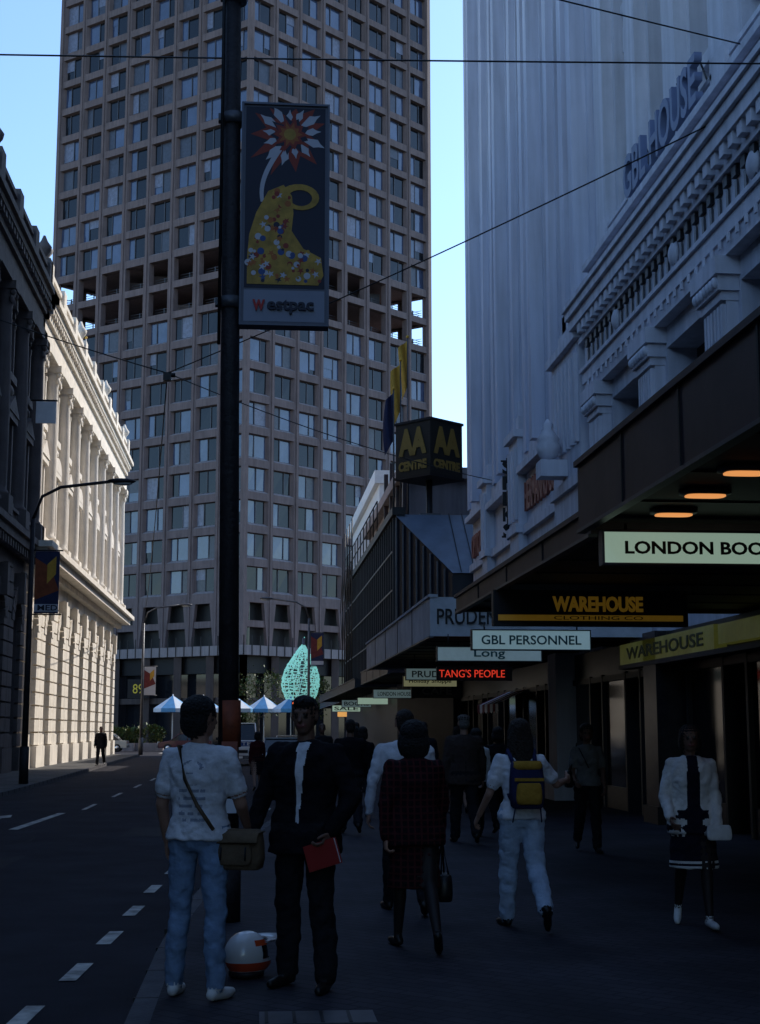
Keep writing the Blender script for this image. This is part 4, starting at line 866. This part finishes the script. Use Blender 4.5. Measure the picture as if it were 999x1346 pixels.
def person(name,loc,head,H,legs,arms,mats,fem=False,sleeve='long',jacket=False,skirt=None,hair='short',turn=0,nod=0,lean=0,vox=.013,fine=True,ov=None,wide=1.,pants=.0,curl=30,bare=False):
    k=H/1.75; e=B(name,loc,rad(head),world=False); bd=Body(); hd=Body(); hn=Body()
    mt=dict(skin=SK,hair=HB,eye=EYE,lip=LIP,shoe=SHB,top=CWH,bottom=CJ,skirt=CBK,jacket=CBK,shirt=CWH,legskin=SK); mt.update(mats)
    leg=[]
    for i,s in enumerate((-1,1)):
        a_,bb,sp=legs[i][:3]; fp=legs[i][3] if len(legs[i])>3 else max(0,(bb-a_)-15)
        a_,bb,sp=rad(a_),rad(bb),rad(sp); hip=V((s*.088,0,.93)); kn=hip+V((s*sin(sp),sin(a_),-cos(a_))).normalized()*.43; an=kn+V((s*sin(sp)*.6,sin(a_-bb),-cos(a_-bb))).normalized()*.43
        f=V((s*.18,cos(rad(fp)),-sin(rad(fp)))).normalized(); up=V((0,sin(rad(fp)),cos(rad(fp))))
        heel=an-f*.035-up*.045; ball=an+f*.12-up*.055; toe=an+f*.175-up*.055
        leg.append((hip,kn,an,heel,ball,toe,f))
    low=min(min(l[3].z-.035,l[4].z-.027,l[5].z-.025) for l in leg); dz=V((0,0,-low))
    lab='bottom' if not bare else 'legskin'
    for s,(hip,kn,an,heel,ball,toe,f) in zip((-1,1),leg):
        hip,kn,an,heel,ball,toe=[q+dz for q in (hip,kn,an,heel,ball,toe)]
        tr=.0 if bare else .012+pants; fm=.006 if fem else 0
        bd.cap(hip,kn,.088+tr*.6+fm,.056+tr,lab); calf=kn.lerp(an,.32)+V((0,-.014,0))
        bd.cap(kn,calf,.054+tr,.054+tr,lab)
        end=an+V((0,0,.0)) if bare else an+(kn-an)*.02
        bd.cap(calf,end,.052+tr,.034+(.0 if bare else .022+pants),lab)
        bd.cap(heel,ball,.034,.036,'shoe',1.0); bd.cap(ball,toe,.036,.026,'shoe'); bd.cap(an-V((0,0,.01)),heel,.036,.034,'shoe')
    R=Matrix.Rotation(-rad(lean),3,'X'); piv=V((0,0,.95))
    U=lambda q:R@(V(q)-piv)+piv+dz
    X=R@V((1,0,0)); Yv=R@V((0,1,0)); ad=.035 if jacket else .012
    wm=.9 if fem else 1.
    tl='jacket' if jacket else 'top'
    rg=[(.84,.12,.09),(.89,.165,.115),(.95,.172 if not fem else .182,.122),(1.03,.158,.108),(1.10,.145 if not fem else .128,.102),(1.18,.155*wm,.108),(1.27,.172*wm,.12 if not fem else .125),(1.34,.180*wm,.118),(1.40,.172*wm,.10),(1.44,.13*wm,.085),(1.475,.075,.065)]
    bd.loft([ringpts(U((0,0,z)),X,Yv,hw,h2,20,.9) for z,hw,h2 in rg[:5]],'bottom' if not skirt else 'skirt')
    zlow=.80 if jacket else .91
    tr_=[(z,(hw+ad)*wide,h2+ad) for z,hw,h2 in rg if z>=.99]
    tr_=[(zlow,(.185+ad)*wide,.130+ad),(.9 if jacket else .96,(.184+ad)*wide,.126+ad)]+tr_[:-1]+[(1.48,.08,.072)]
    bd.loft([ringpts(U((0,-.0,z)),X,Yv,hw,h2,22,.88) for z,hw,h2 in tr_],tl)
    if fem:
        for s in(-1,1): bd.ell(U((s*.075,.085+ad*.6,1.25)),(.06,.05,.06),tl)
    if skirt:
        zl,fl_=skirt; n=8
        bd.loft([ringpts(V((0,(leg[0][1].y+leg[1][1].y)*.5*(1-(z-zl)/(1.02-zl)),z))+dz,V((1,0,0)),V((0,1,0)),.185+fl_*(1-(z-zl)/(1.0-zl)),.125+fl_*.9*(1-(z-zl)/(1.0-zl)),22) for z in [zl+(1.0-zl)*i/n for i in range(n+1)]],'skirt')
    for i,s in enumerate((-1,1)):
        a_,ab,el,inw=[rad(q) for q in arms[i][:4]]
        sx=.178*wm*wide; sh_=U((s*sx,0,1.395)); ud=V((s*sin(ab),sin(a_)*cos(ab),-cos(a_)*cos(ab))).normalized(); elb=sh_+ud*.29
        fd=V((-s*sin(inw)+s*sin(ab)*.3,sin(a_+el)*cos(inw),-cos(a_+el)*cos(inw))).normalized(); wr=elb+fd*.245
        sr=.018 if jacket else .008
        bd.cap(U((s*.10*wm,0,1.405)),sh_,.07,.058*wm+sr,tl)
        if sleeve=='short':
            bd.cap(sh_,sh_.lerp(elb,.66),.066,.068,'top'); bd.cap(sh_.lerp(elb,.4),elb,.044*wm,.04*wm,'skin'); bd.cap(elb,wr,.040*wm,.026,'skin')
        elif sleeve=='none': bd.cap(sh_,elb,.05*wm,.04*wm,'skin'); bd.cap(elb,wr,.038*wm,.026,'skin')
        else: bd.cap(sh_,elb,.056*wm+sr,.044*wm+sr,tl); bd.cap(elb,wr,.044*wm+sr,.030+sr,tl)
        tgt=hn if fine else bd
        hand(tgt,wr+fd*.015,fd,V((0,1,0)) if abs(fd.y)<.8 else V((0,0,1)),V((-s,0,0)),curl); 
        if i==0: LW=wr*1
        else: RW=wr*1
    M=Matrix.Rotation(rad(turn),3,'Z')@Matrix.Rotation(-rad(nod),3,'X'); hc=U((0,.012,1.63))
    h=lambda x,y,z: hc+M@V((x,y,z))
    hd.cap(U((0,-.01,1.43)),h(0,-.015,-.05),.058*(.85 if fem else 1),.052*(.85 if fem else 1),'skin')
    hd.ell(h(0,-.008,.03),(.074,.092,.086),'skin',M); hd.ell(h(0,.02,-.02),(.062,.076,.093),'skin',M); hd.ell(h(0,.036,-.078),(.042,.042,.034),'skin',M)
    hd.cap(h(0,.088,.012),h(0,.108,-.022),.009,.014,'skin',n=10,step=.006); hd.cap(h(-.034,.078,.032),h(.034,.078,.032),.012,.012,'skin',n=10)
    hd.cap(h(-.018,.088,-.054),h(.018,.088,-.054),.0075,.0075,'lip',n=8,step=.006)
    for s in(-1,1): hd.ell(h(s*.029,.081,.012),(.013,.011,.009),'eye',M,10,6); hd.ell(h(s*.076,-.008,-.002),(.012,.02,.032),'skin',M,10,8)
    if hair!='bald':
        hd.ell(h(0,-.018,.046),(.083,.1,.083),'hair',M); hd.ell(h(0,-.048,-.005),(.074,.068,.075),'hair',M)
    if hair=='bushy': hd.ell(h(0,-.03,.05),(.105,.115,.098),'hair',M); hd.ell(h(0,-.06,-.02),(.1,.08,.1),'hair',M)
    if hair=='curly':
        hd.ell(h(0,-.02,.045),(.115,.118,.105),'hair',M); hd.ell(h(0,-.05,-.06),(.125,.09,.12),'hair',M)
        for s in(-1,1): hd.ell(h(s*.09,-.01,-.04),(.04,.06,.1),'hair',M)
    if hair=='bob':
        hd.ell(h(0,-.02,.045),(.094,.108,.09),'hair',M); hd.ell(h(0,-.045,-.04),(.1,.075,.1),'hair',M)
        for s in(-1,1): hd.ell(h(s*.08,.0,-.03),(.022,.05,.09),'hair',M)
    if hair=='long':
        hd.ell(h(0,-.02,.045),(.093,.108,.09),'hair',M); hd.loft([ringpts(h(0,-.06-.1*t*.3,.04-.28*t),M@V((1,0,0)),M@V((0,1,0)),.09+.02*sin(t*3),.055) for t in (0,.2,.4,.6,.8,1)],'hair')
        for s in(-1,1): hd.cap(h(s*.08,-.01,.02),h(s*.09,-.02,-.14),.025,.025,'hair')
    if hair=='cap': hd.ell(h(0,-.005,.075),(.095,.11,.055),'hat',M); hd.ell(h(0,.07,.06),(.075,.07,.012),'hat',M)
    if hair=='quiff': hd.ell(h(0,.02,.085),(.07,.075,.05),'hair',M)
    hem=None
    if not skirt and not jacket and not bare: hem=(zlow+dz.z,tl,lab)
    bd.build('body',e.e,vox,mt,k,.012,ov,hem); hd.build('head',e.e,.0065 if fine else .011,mt,k,.005)
    if fine: hn.build('hands',e.e,.0048,mt,k)
    e.k=k; e.dz=dz; e.RW=RW*k; e.LW=LW*k
    return e
def pr(c,l):
    if l!='top' or c.y>0: return None
    r=int(c.z*45)
    if abs(c.x)<.085 and 1.03<c.z<1.25 and r%2==0 and noise.noise(V((c.x*30,0,r*3.3)))>-.2: return 'print'
    if 1.30<c.z<1.40 and abs(math.hypot(c.x*.8,(c.z-1.35)*1.4)-.05)<.008 and noise.noise(V((c.x*20,c.z*20,2)))>-.15: return 'print'
pm=person('man_in_tshirt',(-.33,9.0,0),-22,1.78,((3,4,5),(-4,3,6)),((3,14,22,2),(12,12,42,12)),dict(top=CWH,bottom=CJ,shoe=SHW,print=PRT,hair=HB),sleeve='short',hair='bushy',turn=-28,vox=.009,ov=(pr,['print']),wide=1.04)
p=pm.p('shoulder_bag'); KH=cloth('bag_khaki',(.12,.085,.055))
def rbox(p,c,h,m,r=.25):
    c=V(c); rings=[]
    for t,s in ((-1,.82),(-.9,.95),(-.4,1.03),(.3,1.0),(.85,.93),(1,.8)):
        rings.append([tuple(q) for q in ringpts(c+V((0,0,h[2]*t)),V((1,0,0)),V((0,1,0)),h[0]*s,h[1]*s,20,.5)])
    p.loft(rings,m)
rbox(p,(.26,.02,.88),(.155,.065,.12),KH); rbox(p,(.26,-.05,.86),(.11,.022,.07),KH)
p.loft([[tuple(q) for q in ringpts(V((.26,-.01+dy,.985-dz_)),V((1,0,0)),V((0,0,1)),.158,.008,16,.7)] for dy,dz_ in ((.07,.0),(-.03,.0),(-.062,.02),(-.07,.06))],KH)
p.tube([(.14,-.1,1.0),(.05,-.15,1.15),(-.03,-.155,1.3),(-.1,-.1,1.5),(-.12,.02,1.49),(-.05,.15,1.3),(.15,.13,1.02)],.012,KH,8)
p.tube([(.18,-.075,.9),(.18,-.085,.82)],.006,BLACK,6); p.tube([(.34,-.075,.9),(.34,-.085,.82)],.006,BLACK,6); pm.done()
def suit(c,l):
    if l=='jacket' and c.y>.08 and c.x<.01 and c.x>-.012-.06*max(0,(c.z-.92)/.5) and c.z>.99: 
        return 'tie' if c.x>-.008 and c.z<1.42 else 'shirt'
m2=person('man_in_suit',(.33,9.25,0),152,1.80,((4,5,6),(-3,4,5)),((6,30,22,30),(8,16,22,0)),dict(jacket=CBK,bottom=CBK2,shoe=SHB,tie=CBK2,skin=SKD,hair=HB),jacket=True,hair='quiff',turn=8,nod=4,vox=.0105,ov=(suit,['shirt','tie']),wide=1.08,curl=38,pants=.012)
p=m2.p('book'); lw=m2.LW; RBK=mat('book_red',(.28,.025,.02),.5,.1)
Tb=lambda a_,c,z,lw=lw:(lw.x+.05+a_*.95+z*.3,lw.y+.045+c,lw.z-.14+z*.95-.3*a_)
p.box(-.11,-.012,-.08,.09,.012,.07,WHITE,Tb); p.box(-.115,.013,-.085,.10,.022,.075,RBK,Tb); p.box(-.115,-.022,-.085,.10,-.013,.075,RBK,Tb); m2.done()
w1=person('woman_in_dark_suit',(1.2,10.75,0),4,1.66,((18,8,1),(-14,26,1,38)),((-14,13,8,4),(14,13,12,4)),dict(jacket=WINE,skirt=WINE,legskin=STK,shoe=SHB,bottom=CBK,hair=HB),fem=True,jacket=True,skirt=(.48,.03),hair='curly',lean=3,vox=.0105,bare=True,wide=1.1,curl=45)
p=w1.p('handbag'); rw=w1.RW; c=V((rw.x+.02,rw.y,rw.z-.42)); rbox(p,c,(.06,.13,.10),SHB)
for s in(-1,1): p.tube([(c.x+.03*s,c.y-.08,c.z+.09),(rw.x+.02,rw.y+.02,rw.z-.08),(c.x+.03*s,c.y+.1,c.z+.09)],.008,SHB,6)
w1.done()
person('man_in_white_shirt',(1.35,12.9,0),2,1.80,((20,8,2),(-14,20,2)),((-10,18,14,0),(10,14,14,0)),dict(top=CWH,bottom=CBK2,hair=HBR),hair='short',vox=.012,wide=1.14)
bp_=person('woman_with_backpack',(2.2,11.8,0),3,1.69,((14,5,1),(-12,34,1,48)),((4,20,35,-8),(28,38,70,-25)),dict(top=CWH,bottom=CJ2,shoe=SHB,hair=HBR,skin=SK),fem=True,sleeve='short',hair='long',vox=.0105,wide=1.05,pants=.012,lean=3)
p=bp_.p('backpack'); BPB=cloth('pack_blue',(.02,.025,.07)); BPY=cloth('pack_yellow',(.34,.19,.03))
z=1.2*bp_.k
rbox(p,(0,-.20,z-.0),(.135,.085,.19),BPB); rbox(p,(0,-.275,z-.07),(.105,.04,.085),BPY); p.box(-.12,-.30,z+.03,.12,-.285,z+.055,BPY)
rbox(p,(0,-.21,z+.155),(.12,.08,.035),BPY)
for s in(-1,1): p.tube([(s*.09,-.13,z+.16),(s*.11,-.02,z+.27),(s*.12,.11,z+.14),(s*.12,.08,z-.02),(s*.11,-.12,z-.12)],.018,BPB,8); p.tube([(s*.1,-.24,z-.15),(s*.12,-.2,z-.3)],.006,BPB,5)
bp_.done()
def bl(c,l):
    if l=='jacket' and c.y>.06 and abs(c.x)<.05+.03*max(0,(1.45-c.z)): return 'skirt'
    if l=='skirt' and (.515<c.z<.54 or .56<c.z<.585): return 'stripe'
wj=person('woman_in_white_blazer',(3.62,11.75,0),172,1.62,((14,6,1),(-10,22,1,30)),((6,9,16,4),(2,16,45,10)),dict(jacket=CCR,skirt=cloth('navy',(.010,.010,.02)),stripe=CCR,legskin=STK,shoe=SHW,bottom=CBK,hair=HB,skin=SKD),fem=True,jacket=True,skirt=(.50,.035),hair='bob',vox=.0105,bare=True,ov=(bl,['stripe','skirt']))
p=wj.p('purse'); c=wj.LW+V((0,.08,-.06)); rbox(p,c,(.1,.03,.06),CCR); wj.done()
wg=person('woman_in_grey_top',(4.43,18.95,0),176,1.66,((12,6,1),(-12,24,1)),((2,12,30,5),(4,10,55,5)),dict(top=CGR,bottom=CBK2,hair=HB,skin=SKD),fem=True,sleeve='short',hair='bushy',vox=.014,fine=True,pants=.01)
p=wg.p('shoulder_bag'); rbox(p,(.25,.0,.95),(.05,.13,.11),SHB); p.tube([(.24,-.08,1.04),(.13,.0,1.42),(.24,.08,1.04)],.01,SHB,6); p.tube([(.0,.14,1.1),(.12,.1,1.36)],.01,SHB,6); wg.done()
person('man_in_brown_jacket',(3.02,20.6,0),0,1.82,((16,6,2),(-12,22,2)),((-6,12,10,0),(6,12,14,0)),dict(jacket=CBRN,bottom=CBK2,hair=HG,hat=CBRN),jacket=True,hair='cap',vox=.014,wide=1.1,pants=.015)
O2=[
('woman_in_white_blouse',(2.15,30.5,0),2,1.66,CWH,CRD,True,'bob','long'),
('man_in_dark_jacket',(3.0,25.5,0),4,1.76,CBK2,CBK,False,'short','long'),
('woman_in_dark_coat',(3.8,22.3,0),0,1.65,CBK,CBK,True,'bob','long'),
('man_in_blue_shirt',(2.55,36,0),0,1.78,CBL,CBK2,False,'short','long'),
('woman_in_white_top',(3.35,21.6,0),5,1.64,CWH,CBK,True,'bob','long'),
('man_in_dark_suit',(4.4,30,0),180,1.78,CBK,CBK2,False,'short','long'),
('woman_in_dark_dress',(.1,41,-.13),5,1.68,CRD,CBK,True,'bob','long'),
('man_in_grey_jacket',(1.6,34,0),180,1.77,CBK2,CGR,False,'short','long'),
('man_on_far_pavement',(-6.9,66,0),175,1.76,CBK2,CBK2,False,'short','long'),
('woman_in_brown_coat',(3.9,27.5,0),3,1.66,CBRN,CBK,True,'long','long'),
('man_in_cream_shirt',(3.1,44,0),180,1.78,CCR,CBK2,False,'short','long'),
('man_in_black_coat',(1.5,22.5,0),0,1.78,CBK,CBK2,False,'short','long'),
('woman_in_black_coat',(2.0,26.5,0),0,1.66,CBK,CBK2,True,'bob','long'),
('man_in_navy_suit',(5.2,35,0),0,1.79,CBL,CBK2,False,'short','long'),
]
for i,(n,l,hh,H,t,bt,fe,hr,sl_) in enumerate(O2):
    a_=12+(i*37)%10
    person(n,l,hh,H,((a_,6,1),(-a_,22,1)) if i%2 else ((-a_,22,1),(a_,6,1)),((-8,11,14,2),(10,11,20,4)),dict(top=t,jacket=t,bottom=bt,skirt=bt,hair=[HB,HBR][i%2],skin=SKD),fem=fe,jacket=(t in (CBK,CBK2,CBRN)),hair=hr,vox=.017,fine=False,pants=.012,skirt=(.5,.03) if (fe and i%3==0) else None,bare=(fe and i%3==0))
# ------------------------------------------------------------ light, sky, camera
az,el=rad(48),rad(39)
w=bpy.data.worlds.new('World'); scene.world=w; w.use_nodes=True; nt=w.node_tree
sky=nt.nodes.new('ShaderNodeTexSky'); sky.sky_type='NISHITA'; sky.sun_disc=False; sky.sun_elevation=el; sky.sun_rotation=az; sky.altitude=0; sky.air_density=1.0; sky.dust_density=.5; sky.ozone_density=1.2
tint=nt.nodes.new('ShaderNodeMix'); tint.data_type='RGBA'; tint.blend_type='MULTIPLY'; tint.inputs[0].default_value=1; tint.inputs[7].default_value=(1.38,1.62,1.85,1)
nt.links.new(sky.outputs[0],tint.inputs[6]); nt.links.new(tint.outputs[2],nt.nodes['Background'].inputs[0]); nt.nodes['Background'].inputs[1].default_value=.15
sl=bpy.data.lights.new('sun','SUN'); sl.energy=5; sl.angle=rad(.5); sl.color=(1,.92,.82); so=bpy.data.objects.new('sun',sl); COL.objects.link(so)
d=V((sin(az)*cos(el),cos(az)*cos(el),sin(el))); so.rotation_euler=d.to_track_quat('Z','Y').to_euler(); so.location=(30,30,80)
cd=bpy.data.cameras.new('camera'); cam=bpy.data.objects.new('camera',cd); COL.objects.link(cam); cam.location=(0,0,1.6); cam.rotation_euler=(rad(98.7),0,rad(-5))
cd.sensor_fit='VERTICAL'; cd.sensor_height=36; cd.lens=50; cd.clip_start=.1; cd.clip_end=5000; scene.camera=cam
scene.view_settings.view_transform='Standard'; scene.view_settings.look='None'; scene.view_settings.exposure=0
